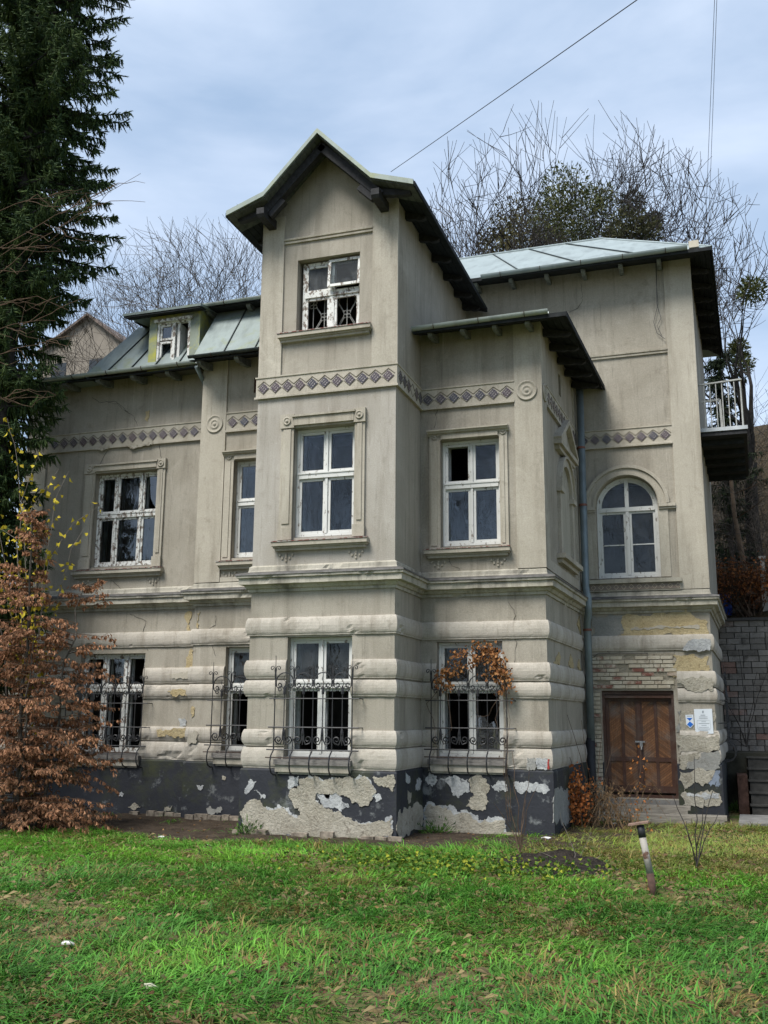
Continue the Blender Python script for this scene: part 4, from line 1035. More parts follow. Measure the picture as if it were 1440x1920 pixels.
TOWP = [(52, 1115), (50, 1010), (75, 975), (120, 945), (170, 985), (215, 1000), (260, 985), (300, 1025), (345, 1030), (340, 985), (290, 940), (295, 900), (340, 880), (355, 850), (420, 838), (480, 850), (560, 840), (600, 850), (660, 840), (690, 880), (710, 910), (690, 950), (640, 985), (610, 960), (570, 930), (520, 915), (420, 920), (415, 950), (450, 975), (500, 1010), (560, 1035), (620, 1060), (690, 1060), (750, 1055), (786, 1030), (788, 1150), (600, 1150), (400, 1140), (200, 1135)]
patch(TOW, Z3, TOWP, WHITEP, PO - .003, .008, 'limewash_rim', .10, 5); patch(TOW, Z3, TOWP, CREAM, PO, .014)
for P in ([(75, 900), (100, 850), (130, 862), (108, 900), (80, 925)], [(118, 905), (175, 930), (150, 945)], [(288, 835), (335, 835), (332, 880), (296, 920), (285, 880)], [(420, 925), (520, 912), (545, 960), (580, 985), (540, 1010), (490, 992), (450, 975)], [(700, 930), (725, 920), (735, 945), (705, 960)]):
    patch(TOW, Z3, P, WHITEP, PO + .001, .004, amp=.03)
patch(TOW, Z3, [(690, 845), (786, 828), (787, 912), (740, 885)], CREAM, PO, .008)
for P, mt in (([(848, 815), (872, 850), (860, 872), (850, 850)], WHITEP), ([(903, 850), (927, 860), (920, 895), (898, 905)], WHITEP), ([(860, 905), (876, 915), (872, 962), (860, 950)], CREAM), ([(805, 1075), (815, 1010), (850, 990), (930, 985), (930, 1100), (810, 1110)], CREAM)): patch(TOWS, Z3, P, mt, PO, .006)
patch(BAY, Z3, [(938, 1130), (935, 1000), (960, 958), (1040, 975), (1100, 1008), (1165, 1008), (1205, 1050), (1330, 1040), (1335, 1140)], WHITEP, PO - .003, .007, 'limewash_rim', .1, 5); patch(BAY, Z3, [(938, 1130), (935, 1010), (960, 970), (1040, 985), (1100, 1020), (1160, 1020), (1200, 1060), (1330, 1050), (1335, 1140)], CREAM, PO, .01)
patch(BAY, Z3, [(1165, 840), (1210, 830), (1240, 870), (1250, 960), (1210, 1000), (1140, 980), (1180, 930), (1160, 880)], CREAM, PO, .009)
for P in ([(945, 850), (970, 815), (1000, 840), (980, 890)], [(1015, 850), (1060, 835), (1150, 850), (1160, 910), (1100, 940), (1060, 880)], [(1262, 880), (1330, 860), (1345, 905), (1300, 915)]): patch(BAY, Z3, P, WHITEP, PO, .005, amp=.03)
patch(BAY, ZC, [(-95, 480), (0, 480), (60, 470), (130, 480), (180, 500), (240, 490), (286, 560), (240, 600), (200, 580), (150, 580), (80, 590), (40, 560), (0, 600), (-60, 570)], WHITEP, PO, .005, amp=.03)
patch(BAY, ZC, [(45, 222), (132, 226), (132, 350), (50, 352)], GREYP, .062, .006, amp=.01); patch(BAY, ZC, [(136, 226), (256, 230), (256, 355), (150, 340), (140, 300)], WHITEP, .062, .006, amp=.01)
patch(BAY, ZC, [(259, 240), (280, 240), (278, 350), (262, 350)], simple('red_mark', (.28, .035, .03), .7, .3, 20), .063, .006, amp=.005)
patch(BAYS, ZC, [(310, 900), (330, 560), (400, 520), (440, 560), (500, 640), (505, 880), (420, 900)], GREYP, PO, .006)
# right wing
patch(RW, Z6, [(585, 80), (700, 75), (990, 65), (1020, 92), (1085, 110), (1085, 195), (900, 198), (560, 205), (600, 160)], YELL, .003, .012)
patch(RW, Z6, [(402, 70), (585, 75), (600, 150), (550, 202), (412, 202)], GREYP, .003, .008)
patch(RW, Z6, [(640, 150), (800, 132), (1040, 135), (1040, 148), (830, 148), (640, 165)], TR, .014, .01, amp=.02)
patch(RW, Z6, [(882, 310), (1000, 300), (1090, 312), (1100, 420), (960, 430), (885, 440)], YELL, .003, .012)
patch(RW, Z6, [(930, 640), (1000, 632), (1120, 632), (1130, 770), (935, 770), (915, 700)], CREAM, .003, .012)
patch(RW, Z6, [(905, 780), (1148, 775), (1150, 870), (1050, 872), (912, 880)], CREAM, .062, .010, amp=.02)
patch(RW, Z6, [(1050, 880), (1155, 880), (1158, 972), (960, 978), (975, 930), (1040, 915)], GREYP, .062, .010, amp=.03)
patch(RW, Z6, [(914, 890), (1040, 880), (1030, 915), (970, 930), (955, 978), (920, 975)], CREAM, .062, .011, amp=.02)
patch(RW, Z6, [(920, 990), (1130, 985), (1110, 1040), (1060, 1080), (1000, 1060), (950, 1110), (1000, 1130), (1155, 1120), (1158, 1190), (935, 1195)], CREAM, PO, .012)
patch(RW, Z6, [(1130, 985), (1158, 985), (1158, 1060), (1100, 1080), (1090, 1060)], simple('blue_grey_wash', (.17, .20, .25), .8, .3, 5), PO, .006)
patch(RW, Z6, [(960, 1120), (1040, 1128), (1154, 1120), (1150, 1150), (1000, 1140)], WHITEP, PO + .004, .012)
patch(RW, Z6, [(908, 640), (930, 630), (915, 760), (902, 760)], GREYP, .003, .014)
for P in ([(180, 360), (215, 300), (222, 320), (215, 365)], [(265, 370), (280, 300), (300, 380)], [(320, 380), (330, 330), (342, 400)], [(318, 130), (330, 80), (340, 190)]): patch(BAYS, Z6, P, YELL, .003, .012, amp=.03)
# left
for F, Zm, P, mt, o in ((LEFT, Z7, [(788, 668), (806, 660), (808, 690), (797, 722), (784, 714), (790, 690)], YELL, .003), (LEFT, Z7, [(515, 862), (590, 852), (585, 873), (520, 877)], CREAM, .056), (LEFT, Z7, [(688, 852), (760, 838), (826, 828), (828, 838), (700, 860)], CREAM, .056),
                        (LEFT, Z8, [(1000, 290), (1030, 275), (1035, 390), (1015, 385), (1005, 330)], YELL, .003), (NARR, Z8, [(1064, 290), (1082, 280), (1075, 350), (1066, 380)], YELL, .003), (LEFT, Z8, [(1036, 480), (1036, 600), (985, 600), (1005, 575), (1020, 510)], YELL, .003),
                        (LEFT, Z8, [(915, 622), (980, 605), (1030, 600), (1030, 640), (950, 645)], TR, .062), (LEFT, Z8, [(848, 915), (1000, 905), (1000, 955), (940, 960), (900, 940), (850, 950)], YELL, .062), (LEFT, Z8, [(905, 710), (1000, 700), (1005, 735), (930, 735)], YELL, .062),
                        (NARR, Z8, [(1036, 790), (1052, 795), (1048, 840), (1036, 850)], YELL, .003), (LEFT, Z8, [(966, 855), (998, 852), (1004, 895), (968, 905)], WHITEP, .004), (NARR, Z8, [(1018, 940), (1050, 918), (1066, 925), (1060, 990), (1020, 1000)], TR, .062)):
    patch(F, Zm, P, mt, o, .01, amp=.03)
def rim(F, zoom, pts, o, amp=.09):
    k = patch(F, zoom, pts, WHITEP, o - .003, .006, 'limewash_rim', amp, 5); return k
def crack(F, zoom, pts, w=.007, o=.003):
    k, x0, y0 = zoom; P = [F.px(x0 + x * k, y0 + y * k, o) for x, y in pts]; Q = [P[0]]
    for a, b in zip(P[:-1], P[1:]):
        n = max(2, int(math.hypot(b[0] - a[0], b[1] - a[1]) / .05))
        for i in range(1, n + 1): Q.append((a[0] + (b[0] - a[0]) * i / n + random.gauss(0, .009), a[1] + (b[1] - a[1]) * i / n + random.gauss(0, .006)))
    mb = MB(); mb.tube([F.w(u, o, z) for u, z in Q], [w * random.uniform(.2, .6) for _ in Q], 4); return mb.build('crack', CRACK, villa)
for F, Zm, P in ((BAY, Z3, [(1345, -5), (1380, 60), (1358, 110), (1385, 180), (1375, 290)]), (RW, Z4, [(505, 300), (515, 380), (490, 420), (450, 440)]), (LEFT, Z7, [(500, 590), (540, 620), (620, 610), (660, 650), (720, 690), (745, 745)]), (LEFT, Z7, [(580, 620), (640, 625), (700, 680)]),
                 (LEFT, Z7, [(585, 870), (560, 910), (540, 950)]), (LEFT, Z7, [(860, 850), (870, 920)]), (LEFT, Z8, [(600, 110), (650, 150), (690, 190)]), (LEFT, Z8, [(700, 290), (790, 330), (770, 400), (720, 405)]), (LEFT, Z8, [(750, 425), (790, 470), (800, 490)]), (NARR, Z8, [(1165, 300), (1165, 350), (1130, 370), (1145, 460), (1165, 520)]),
                 (RW, Z6, [(390, 190), (500, 195), (580, 160), (620, 165)]), (RW, Z6, [(495, 215), (490, 240), (520, 260), (500, 285)]), (RW, Z6, [(905, 270), (890, 300), (880, 330), (880, 440), (955, 460), (962, 515)]), (RW, Z6, [(560, 200), (700, 150), (830, 140), (950, 150)]), (BAY, (.36111, 440, 700), [(1045, 130), (1050, 240), (1035, 290)]), (BAY, (.36111, 440, 700), [(1130, 930), (1115, 960), (1125, 1000), (1170, 1010), (1160, 1050)])):
    crack(F, Zm, P, .009, .004 if F is not BAY else .004)
# loose wires hanging on the right wing
b = MB(); Q = [RW.px(900 + x * .375, 420 + y * .375, .05) for x, y in ((878, 190), (882, 300), (890, 400), (868, 490), (885, 545), (925, 575))]; b.tube([RW.w(u, .05, z) for u, z in Q], .006, 4); b.build('loose_wire', IRON, villa)
b = MB(); Q = [RW.px(900 + x * .375, 420 + y * .375, .05) for x, y in ((882, 190), (884, 400), (905, 470), (885, 510), (910, 560))]; b.tube([RW.w(u, .05, z) for u, z in Q], .006, 4); b.build('loose_wire', IRON, villa)
b = MB(); Q = [RW.px(980 + x * .31944, 1130 + y * .31944, .03) for x, y in ((390, 330), (420, 320), (440, 300), (560, 296), (735, 298))]; b.tube([RW.w(u, .03, z) for u, z in Q], .007, 4); b.build('loose_wire', IRON, villa)
# exposed bricks above and beside the door
m = Mat('limewashed_brick', .9, .15)
oi = m.n('ShaderNodeObjectInfo').outputs['Random']
c = m.mix(m.ramp(oi, [(.70, 0.0), (.85, 1.0)]), (.40, .35, .265), (.20, .085, .065))
c = m.mix(m.ramp(m.noise(7, 6, .7), [(.42, 0.0), (.6, .85)]), c, (.47, .43, .345)); c = m.mix(m.ramp(m.noise(3, 7, .7), [(.55, 0.0), (.66, .7)]), c, (.19, .15, .11)); m.color(c); m.bump(m.noise(22, 5, .7), .7, .02); BRICKW = m.m
MORTAR = patchmat('old_mortar', (.30, .27, .21), (.40, .36, .28), (.16, .13, .1), .8)
wall_b = MB(); wall_b.fbox(RW, .04, RW.X(4.22), -.02, .004, 2.52, 3.24); wb = wall_b.build('bare_brickwork', MORTAR, villa)
brick_me = {}
def brick(u, z, L, h, o, parent):
    k = (round(L, 2), h)
    if k not in brick_me:
        b = MB(); b.box(-L / 2, L / 2, -.02, .0, -h / 2, h / 2); oo = b.build('brick', BRICKW); brick_me[k] = oo.data; bpy.data.objects.remove(oo)
    Mx = Matrix(((RW.d.x, -RW.n.x, 0, 0), (RW.d.y, -RW.n.y, 0, 0), (0, 0, 1, 0), (0, 0, 0, 1)))
    inst('brick', brick_me[k], parent, Matrix.Translation(RW.w(u, o + .0, z)) @ Mx @ Matrix.Rotation(random.gauss(0, .006), 4, 'Y'))
for r_ in range(8):
    u = .10 - (r_ % 2) * .06; z = 2.575 + r_ * .083
    while u < RW.X(4.10):
        L = .235 if random.random() < .8 else .12
        if not (random.random() < .05): brick(u + L / 2, z, L, .066, .010 + random.uniform(-.006, .006), wb)
        u += L + .014
wall_b = MB(); wall_b.fbox(RW, .10, RW.X(2.74), -.02, .068, .05, 2.5); wb2 = wall_b.build('bare_brickwork', MORTAR, villa)
for r_ in range(25):
    z = .42 + r_ * .083; u = .12
    L = .21 if r_ % 2 else .10; brick(u + L / 2 + .0, z, L, .066, .074 + random.uniform(-.008, .006), wb2)
    if r_ % 2 == 0: brick(.12 + .10 + .012 + .05, z, .10, .066, .074 + random.uniform(-.006, .006), wb2)
# brick footing course along the base of the walls
FOOT = simple('pale_footing_brick', (.20, .17, .135), .95, .6, 9, .15, bump=.6, bscale=18)
def footing(F, u0, u1, o, z):
    u = u0
    while u < u1:
        L = random.uniform(.16, .30)
        if random.random() < .7:
            b = MB(); b.fbox(F, u, u + L - .02, o - .10 + random.uniform(-.02, .02), o + random.uniform(-.02, .03), -.1, z + random.uniform(-.03, .02)); b.build('footing_brick', FOOT, villa)
        u += L
footing(TOW, -.1, TOW.L + .05, .20, .10); footing(LEFT, LEFT.X(-6.3), LEFT.L - .1, .30, .12); footing(NARR, .1, NARR.L - .2, .22, .12); footing(BAY, .3, 2.2, .16, .05)

# ================================================================== SIGNS ON THE DOOR JAMB
SG = simple('sign_white', (.62, .66, .70), .4, .04, 3, .4); SB = simple('sign_blue', (.015, .13, .50), .4, .05, 3, .4); SGY = simple('sign_grey_print', (.30, .33, .36), .5, .1, 3)
def signpt(x, y, o=.10): u, z = RW.px(1270 + x * .069444, 1310 + y * .069444, o); return u, z
def flat(pts, o, mat, name, parent, th=.004):
    P = [signpt(x, y, o) for x, y in pts]; A = sum(P[i][0] * P[(i + 1) % len(P)][1] - P[(i + 1) % len(P)][0] * P[i][1] for i in range(len(P)))
    if A < 0: P = P[::-1]
    b = MB(); b.prism([RW.w(u, o, z) for u, z in P][::-1], RW.n * -th); return b.build(name, mat, parent)
sh = flat([(215, 440), (430, 430), (450, 700), (350, 800), (240, 700)], .030, SG, 'shield_sign', None, .012)
tag(sh, 'small white shield sign with blue triangle and diamond beside the door', 'sign')
flat([(245, 520), (410, 518), (335, 600)], .033, SB, 'blue_triangle', sh); flat([(338, 615), (432, 690), (350, 772), (260, 695)], .033, SB, 'blue_diamond', sh); flat([(258, 462), (390, 458), (392, 476), (260, 480)], .033, SGY, 'print_line', sh)
pq = flat([(445, 280), (935, 275), (978, 945), (490, 955)], .040, SG, 'information_plaque', None, .014)
tag(pq, 'white rectangular plaque with lines of small grey print by the door', 'plaque')
flat([(665, 325), (715, 325), (712, 375), (690, 400), (668, 378)], .043, SGY, 'crest', pq, .002)
for (x0_, x1_, y, h) in ((625, 755, 445, 18), (585, 815, 492, 14), (580, 820, 535, 14), (650, 770, 620, 14), (575, 865, 668, 18), (650, 790, 720, 14), (580, 850, 772, 10), (565, 890, 840, 12), (600, 830, 868, 10), (595, 850, 900, 10)):
    flat([(x0_, y - h / 2), (x1_, y - h / 2), (x1_ + 1, y + h / 2), (x0_ + 1, y + h / 2)], .043, SGY, 'print_line', pq, .002)
for (a, b_) in (((530, 585), (880, 580)), ((548, 805), (900, 800))): flat([a, b_, (b_[0], b_[1] + 5), (a[0], a[1] + 5)], .043, SGY, 'print_border', pq, .002)
for (a, b_) in (((530, 585), (548, 805)), ((880, 580), (900, 800))): flat([a, (a[0] + 5, a[1]), (b_[0] + 5, b_[1]), b_], .043, SGY, 'print_border', pq, .002)

patch(RW, Z6, [(900, 440), (1000, 432), (1110, 440), (1118, 515), (1000, 520), (960, 500), (905, 470)], CREAM, .062, .006, amp=.03)
patch(RW, Z6, [(1010, 212), (1095, 212), (1098, 282), (940, 284), (960, 240)], WHITEP, .062, .006, amp=.02)

for F_, P_, mt_ in ((LEFT, [(690, 1335), (730, 1310), (760, 1330), (720, 1350)], CREAM), (LEFT, [(890, 1335), (930, 1325), (920, 1355), (885, 1355)], CREAM), (NARR, [(1060, 1215), (1100, 1218), (1095, 1235), (1070, 1240)], WHITEP), (NARR, [(1200, 1165), (1218, 1170), (1212, 1190), (1198, 1185)], CREAM), (NARR, [(1130, 1330), (1200, 1345), (1190, 1365), (1120, 1360)], GREYP), (LEFT, [(640, 1260), (670, 1262), (660, 1280), (642, 1276)], WHITEP)):
    patch(F_, Z8, P_, mt_, PO + .004, .006, amp=.04)

# ================================================================== GROUND
def smooth(t): t = max(0, min(1, t)); return t * t * (3 - 2 * t)
def gz(x, y):
    """lawn height: gentle swell, level at the house"""
    k = smooth((-.6 - y) / 2.0)
    return k * (.05 * mnoise.noise(Vector((x * .35, y * .35, 0))) + .035 * mnoise.noise(Vector((x * 1.1, y * 1.1, 3))))
gx = np.concatenate([np.linspace(-150, -14, 14), np.linspace(-12, 12, 97), np.linspace(14, 150, 14)]); gy = np.concatenate([np.linspace(-150, -20, 14), np.linspace(-18, 9, 109), np.linspace(11, 200, 14)])
V = [(x, y, gz(x, y) if abs(x) < 13 and -19 < y < 10 else (0 if y < 12 else -.2)) for y in gy for x in gx]; nx = len(gx)
Fq = [(j * nx + i, j * nx + i + 1, (j + 1) * nx + i + 1, (j + 1) * nx + i) for j in range(len(gy) - 1) for i in range(nx - 1)]
m = Mat('lawn_soil', .95, .1)
dirt = m.mix(m.ramp(m.noise(5, 8, .7), [(.3, 0.0), (.7, 1.0)]), (.06, .048, .028), (.17, .135, .075))
litter = m.mix(m.ramp(m.noise(28, 5, .7), [(.45, 0.0), (.62, 1.0)]), dirt, (.24, .18, .09))
green = m.mix(m.ramp(m.noise(3, 6, .65), [(.3, 0.0), (.7, 1.0)]), (.045, .085, .016), (.095, .125, .030))
m.color(m.mix(m.ramp(m.noise(.9, 7, .68, dist=.6), [(.44, 0.0), (.60, 1.0)]), litter, green))
m.bump(m.mix(.5, m.noise(9, 8, .7), m.noise(45, 5, .7)), .9, .05)
tag(mk('lawn_ground', V, Fq, m.m, None, True), kind='structure')
# bare earth along the foot of the house
m = Mat('bare_earth', .97, .08)
c = m.mix(m.ramp(m.noise(4, 8, .72), [(.3, 0.0), (.72, 1.0)]), (.022, .017, .013), (.085, .066, .050))
c = m.mix(m.ramp(m.noise(26, 6, .7), [(.56, 0.0), (.66, .8)]), c, (.17, .115, .065)); m.color(c)
m.bump(m.mix(.5, m.noise(8, 8, .72), m.noise(40, 5, .7)), 1.0, .06); EARTH = m.m
nxe, nye = 90, 26; V = []; 
def edge_y(x): return 4.0 * smooth((x - 3.2) / 1.9) - 1.15 + .55 * mnoise.noise(Vector((x * .5, 0, 5))) + .12 * mnoise.noise(Vector((x * 2.3, 0, 9))) + (.9 if x > 1.2 else 0) * smooth((x - 1.2) / 1.5) * 1.0 + 4.2 * smooth((x - 3.4) / 1.6)
for j in range(nye):
    for i in range(nxe):
        x = -9.5 + i * 14.6 / (nxe - 1); y0e = edge_y(x); y = y0e + (5.2 - y0e) * (j / (nye - 1)) ** 1.3
        V.append((x, y, .012 + gz(x, y) * .9 + (.03 * mnoise.noise(Vector((x * 1.7, y * 1.7, 1))) + .02 * mnoise.noise(Vector((x * 6, y * 6, 2)))) * smooth((y - y0e) / .5) + .02 * smooth((y - y0e) / .4)))
tag(mk('earth_strip', V, [(j * nxe + i, j * nxe + i + 1, (j + 1) * nxe + i + 1, (j + 1) * nxe + i) for j in range(nye - 1) for i in range(nxe - 1)], EARTH, None, True), kind='structure')
# hillside behind the house
def hz_(x, y):
    r = smooth((x + 3) / 10); base = 4.25 * r + 1.0 * (1 - r)
    return base + max(0, y - 10.9) * (.42 * r + .22 * (1 - r)) * (1 - .3 * smooth((y - 40) / 60)) + .35 * mnoise.noise(Vector((x * .25, y * .25, 7))) * smooth((y - 11.3) / 2) + .1 * mnoise.noise(Vector((x * 1.1, y * 1.1, 2)))
xs = np.linspace(-70, 70, 100); ys = np.concatenate([np.linspace(11.0, 26, 40), np.linspace(28, 120, 20)])
V = [(x, y, hz_(x, y)) for y in ys for x in xs]; nx = len(xs)
m = Mat('leaf_covered_slope', .97, .08)
c = m.mix(m.ramp(m.noise(2.5, 8, .7), [(.35, 0.0), (.65, 1.0)]), (.025, .019, .013), (.075, .048, .027)); c = m.mix(m.ramp(m.noise(9, 6, .7), [(.50, 0.0), (.62, .8)]), c, (.030, .040, .016)); m.color(c); m.bump(m.noise(11, 8, .7), 1, .1)
tag(mk('hillside', V, [(j * nx + i, j * nx + i + 1, (j + 1) * nx + i + 1, (j + 1) * nx + i) for j in range(len(ys) - 1) for i in range(nx - 1)], m.m, None, True), kind='structure')

# retaining wall of grey blocks with a terrace and steps in front of it
WY = 9.6
rw_root = empty('retaining_wall', (6.5, WY, 1.2)); tag(rw_root, 'tall grey block retaining wall right of the villa below the hillside', 'wall')
m = Mat('grey_block', .92, .15)
oi = m.n('ShaderNodeObjectInfo').outputs['Random']
c = m.mix(oi, (.115, .105, .095), (.22, .205, .19)); c = m.mix(m.ramp(oi, [(.86, 0.0), (.93, .7)]), c, (.20, .10, .075))
c = m.mix(m.ramp(m.noise(3.2, 7, .7), [(.5, 0.0), (.68, .75)]), c, (.055, .050, .045)); c = m.mix(m.ramp(m.noise(1.7, 6, .7), [(.58, 0.0), (.7, .6)]), c, (.30, .27, .25)); m.color(c); m.bump(m.noise(20, 6, .7), .8, .02); BLK = m.m
b = MB(); b.box(-1.9, 6.5, .06, 1.35, -1.5, 3.05); b.build('wall_core', simple('dark_joint', (.055, .05, .045), .95, .3, 9), rw_root)
bm_ = {}
for r_ in range(22):
    x = -1.9 - (r_ % 2) * .16
    while x < 6.4:
        L = .34 if random.random() < .8 else .17
        k = round(L, 2)
        if k not in bm_:
            q = MB(); w2, h2 = L / 2 - .008, .063; q.hexa([(-w2, -.0, -h2), (w2, 0, -h2), (w2, .09, -h2), (-w2, .09, -h2), (-w2 + .004, -.012, -h2 + .006), (w2 - .004, -.012, -h2 + .006), (w2 - .004, -.012, h2 - .006), (-w2 + .004, -.012, h2 - .006)])
            q = MB(); q.box(-w2, w2, -.012, .09, -h2, h2); oo = q.build('block', BLK); bm_[k] = oo.data; bpy.data.objects.remove(oo)
        if x < 3.2 or L > .2: inst('block', bm_[k], rw_root, Matrix.Translation((x + L / 2, random.uniform(-.012, .012), .07 + r_ * .139)) @ Matrix.Rotation(random.gauss(0, .006), 4, 'Y'))
        x += L + .004
b = MB(); b.box(-1.95, 6.5, -.06, .5, 3.06, 3.13); b.build('coping', simple('dark_coping', (.045, .042, .04), .9, .4, 6, bump=.6), rw_root)
WETDARK = simple('dark_wet_concrete', (.040, .038, .034), .75, .5, 5, .3, bump=.5, bscale=16)
b = MB(); b.box(5.0, 12, 7.9, 9.66, -.2, 1.22); tag(b.build('terrace', simple('mossy_terrace', (.035, .034, .026), .95, .5, 4, .15, bump=.9, bscale=12), None), kind='structure')
st = empty('garden_steps', (6.2, 6.7, 0)); tag(st, 'dark concrete steps leading up to the terrace at the right edge', 'steps')
for k in range(5):
    b = MB(); b.box(-.65, 3.0, .0 + k * .26, 1.3, .0 + k * .23, .23 + k * .23 - .03); b.box(-.68, 3.0, -.03 + k * .26, 1.3, .23 + k * .23 - .03, .23 + k * .23); b.build('step', WETDARK, st)
b = MB(); b.box(5.30, 5.50, 6.9, 7.95, -.1, .80); b.build('pier_core', simple('red_brick_pier', (.06, .034, .026), .9, .5, 9, .15, bump=.7, bscale=20)); pier = bpy.data.objects['pier_core']; pier.name = 'brick_pier'; tag(pier, 'low crumbling red brick pier left of the dark steps', 'pier')
b = MB(); b.hexa([(5.25, 4.6, -.2), (9, 4.4, -.2), (9, 6.4, -.2), (5.3, 6.4, -.2), (5.25, 4.6, .06), (9, 4.4, .06), (9, 6.4, .06), (5.3, 6.4, .06)]); tag(b.build('paving_slab', simple('grey_concrete_paving', (.17, .165, .155), .9, .3, 4, .2, bump=.5), None), kind='structure')
# plank steps before the door
ds = empty('door_steps', (3.6, 4.7, 0)); tag(ds, 'weathered grey plank steps in front of the wooden door', 'steps')
OLDW = simple('grey_weathered_plank', (.21, .19, .16), .85, .35, 5, .2, bump=.5, bscale=26, vec=(1, 7, 7))
for (x0_, x1_, y0_, y1_, z0_, z1_) in ((-.85, .80, -.02, .36, .24, .30), (-.95, 1.45, -.36, -.10, .10, .17), (.42, 1.45, -.09, .02, .10, .175), (-.95, .42, -.09, .0, .03, .10), (-.9, 1.4, -.42, -.37, -.05, .10), (-.8, .75, -.03, .02, .0, .24)):
    b = MB(); b.hexa([(x0_, y0_, z0_), (x1_, y0_ + .02, z0_), (x1_, y1_, z0_), (x0_, y1_, z0_), (x0_, y0_, z1_), (x1_, y0_ + .02, z1_), (x1_, y1_, z1_), (x0_, y1_, z1_)]); b.build('plank', OLDW, ds)

# ================================================================== PLANTS
def colmesh(name, V, Fc, C, mat, parent=None):
    """mesh from numpy: V (n,3), Fc (m,k), per-vertex colour C (n,3)"""
    V = np.asarray(V, np.float32); Fc = np.asarray(Fc, np.int32); me = bpy.data.meshes.new(name); n, (mf, k) = len(V), Fc.shape
    me.vertices.add(n); me.vertices.foreach_set('co', V.ravel()); me.loops.add(mf * k); me.loops.foreach_set('vertex_index', Fc.ravel())
    me.polygons.add(mf); me.polygons.foreach_set('loop_start', np.arange(0, mf * k, k, dtype=np.int32)); me.polygons.foreach_set('loop_total', np.full(mf, k, np.int32))
    if C is not None:
        a = me.color_attributes.new('Col', 'FLOAT_COLOR', 'POINT'); a.data.foreach_set('color', np.concatenate([np.asarray(C, np.float32), np.ones((n, 1), np.float32)], 1).ravel())
    me.materials.append(mat); me.update(); me.validate()
    o = bpy.data.objects.new(name, me); col.objects.link(o)
    if parent: o.parent = parent
    return o
def attrmat(name, rough=.75, trans=.0, spec=.2):
    m = Mat(name, rough, spec); a = m.n('ShaderNodeAttribute'); a.attribute_name = 'Col'; m.color(a.outputs['Color'])
    if trans:
        t = m.n('ShaderNodeBsdfTranslucent'); m.l(a.outputs['Color'], t.inputs['Color']); x = m.n('ShaderNodeMixShader'); x.inputs[0].default_value = trans
        m.l(m.b.outputs[0], x.inputs[1]); m.l(t.outputs[0], x.inputs[2]); m.l(x.outputs[0], m.t.nodes['Material Output'].inputs['Surface'])
    return m.m
LEAFM = attrmat('leaf', .7, .25); GRASSM = attrmat('grass_blade', .6, .3, .3); NEEDLE = attrmat('spruce_needle', .75, .08)
BARK = simple('bark_grey', (.075, .065, .055), .95, .4, 10, .1, bump=.7, bscale=18); BARKD = simple('bark_dark', (.040, .036, .034), .95, .4, 10, .1, bump=.7, bscale=18); TWIG = simple('twig_brown', (.085, .058, .040), .9, .4, 12, .1); TWIGP = simple('twig_pale', (.16, .14, .12), .9, .3, 12, .1)

def leaves(name, P, D, L, Wd, C, mat=LEAFM, parent=None, fold=.35, droop=0):
    """n leaf blades: base P, direction D, length L, width Wd; each a folded 4-triangle blade"""
    n = len(P); P = np.asarray(P, float); D = np.asarray(D, float); D /= np.linalg.norm(D, axis=1)[:, None] + 1e-9
    r = rng.normal(size=(n, 3)); S = np.cross(D, r); S /= np.linalg.norm(S, axis=1)[:, None] + 1e-9; N = np.cross(S, D); L = np.asarray(L)[:, None]; Wd = np.asarray(Wd)[:, None]
    mid = P + D * L * .5 + N * L * fold * .18; tip = P + D * L - N * L * fold * .15
    V = np.stack([P, mid + S * Wd * .5 + N * Wd * fold, mid - N * Wd * .05, mid - S * Wd * .5 + N * Wd * fold, tip], 1).reshape(-1, 3)
    b = np.arange(n)[:, None] * 5; Fc = np.concatenate([b + [0, 1, 2], b + [0, 2, 3], b + [1, 4, 2], b + [2, 4, 3]], 0)
    return colmesh(name, V, Fc, np.repeat(C, 5, 0), mat, parent)

CROWN = None
def grow(mb, p, d, L, r, lev, maxlev, R, tips=None, bend=.25, up=.10, kids=(3, 5), ratio=(.55, .75), ang=(25, 55), segs=4, sides=5, minr=.006):
    """recursive limb: a bent tapering tube with children along its outer part"""
    pts = [Vector(p)]; d = Vector(d).normalized(); rs = [r]; n = segs
    for k in range(n):
        bd = bend if lev < 3 else bend * .55; d = (d + Vector((R.gauss(0, bd), R.gauss(0, bd), R.gauss(0, bd) + up)) * .6).normalized(); pts.append(pts[-1] + d * L / n); rs.append(max(minr * .6, r * (1 - .62 * (k + 1) / n)))
    if CROWN and lev > 1:
        q_ = pts[-1]; cz, rx, rz = CROWN
        if (q_.x * q_.x + q_.y * q_.y) / rx ** 2 + ((q_.z - cz) / rz) ** 2 > 1 + .12 * R.random(): lev = max(lev, maxlev - 1)
        if (q_.x * q_.x + q_.y * q_.y) / rx ** 2 + ((q_.z - cz) / rz) ** 2 > 1.25: return
    mb.tube(pts, rs, max(3, sides - lev), False)
    if tips is not None and lev >= maxlev - 1: tips += [(q, d.copy()) for q in pts[1:]]
    if lev >= maxlev: return
    for k in range(R.randint(*kids)):
        f = R.uniform(.35, 1.0) if k else 1.0; i = min(n - 1, int(f * n)); t = f * n - i; q = pts[i].lerp(pts[i + 1], min(1, t)); dd = (pts[i + 1] - pts[i]).normalized()
        a = R_(R.uniform(*ang)) * (.6 if k == 0 else 1); ax = dd.orthogonal().normalized(); ax.rotate(Matrix.Rotation(R.uniform(0, 6.283), 3, dd)); nd = dd.copy(); nd.rotate(Matrix.Rotation(a, 3, ax))
        grow(mb, q, nd, L * R.uniform(*ratio), max(minr, rs[i] * R.uniform(.5, .72)), lev + 1, maxlev, R, tips, bend, up, kids, ratio, ang, max(3, segs - (lev > 1)), sides, minr)

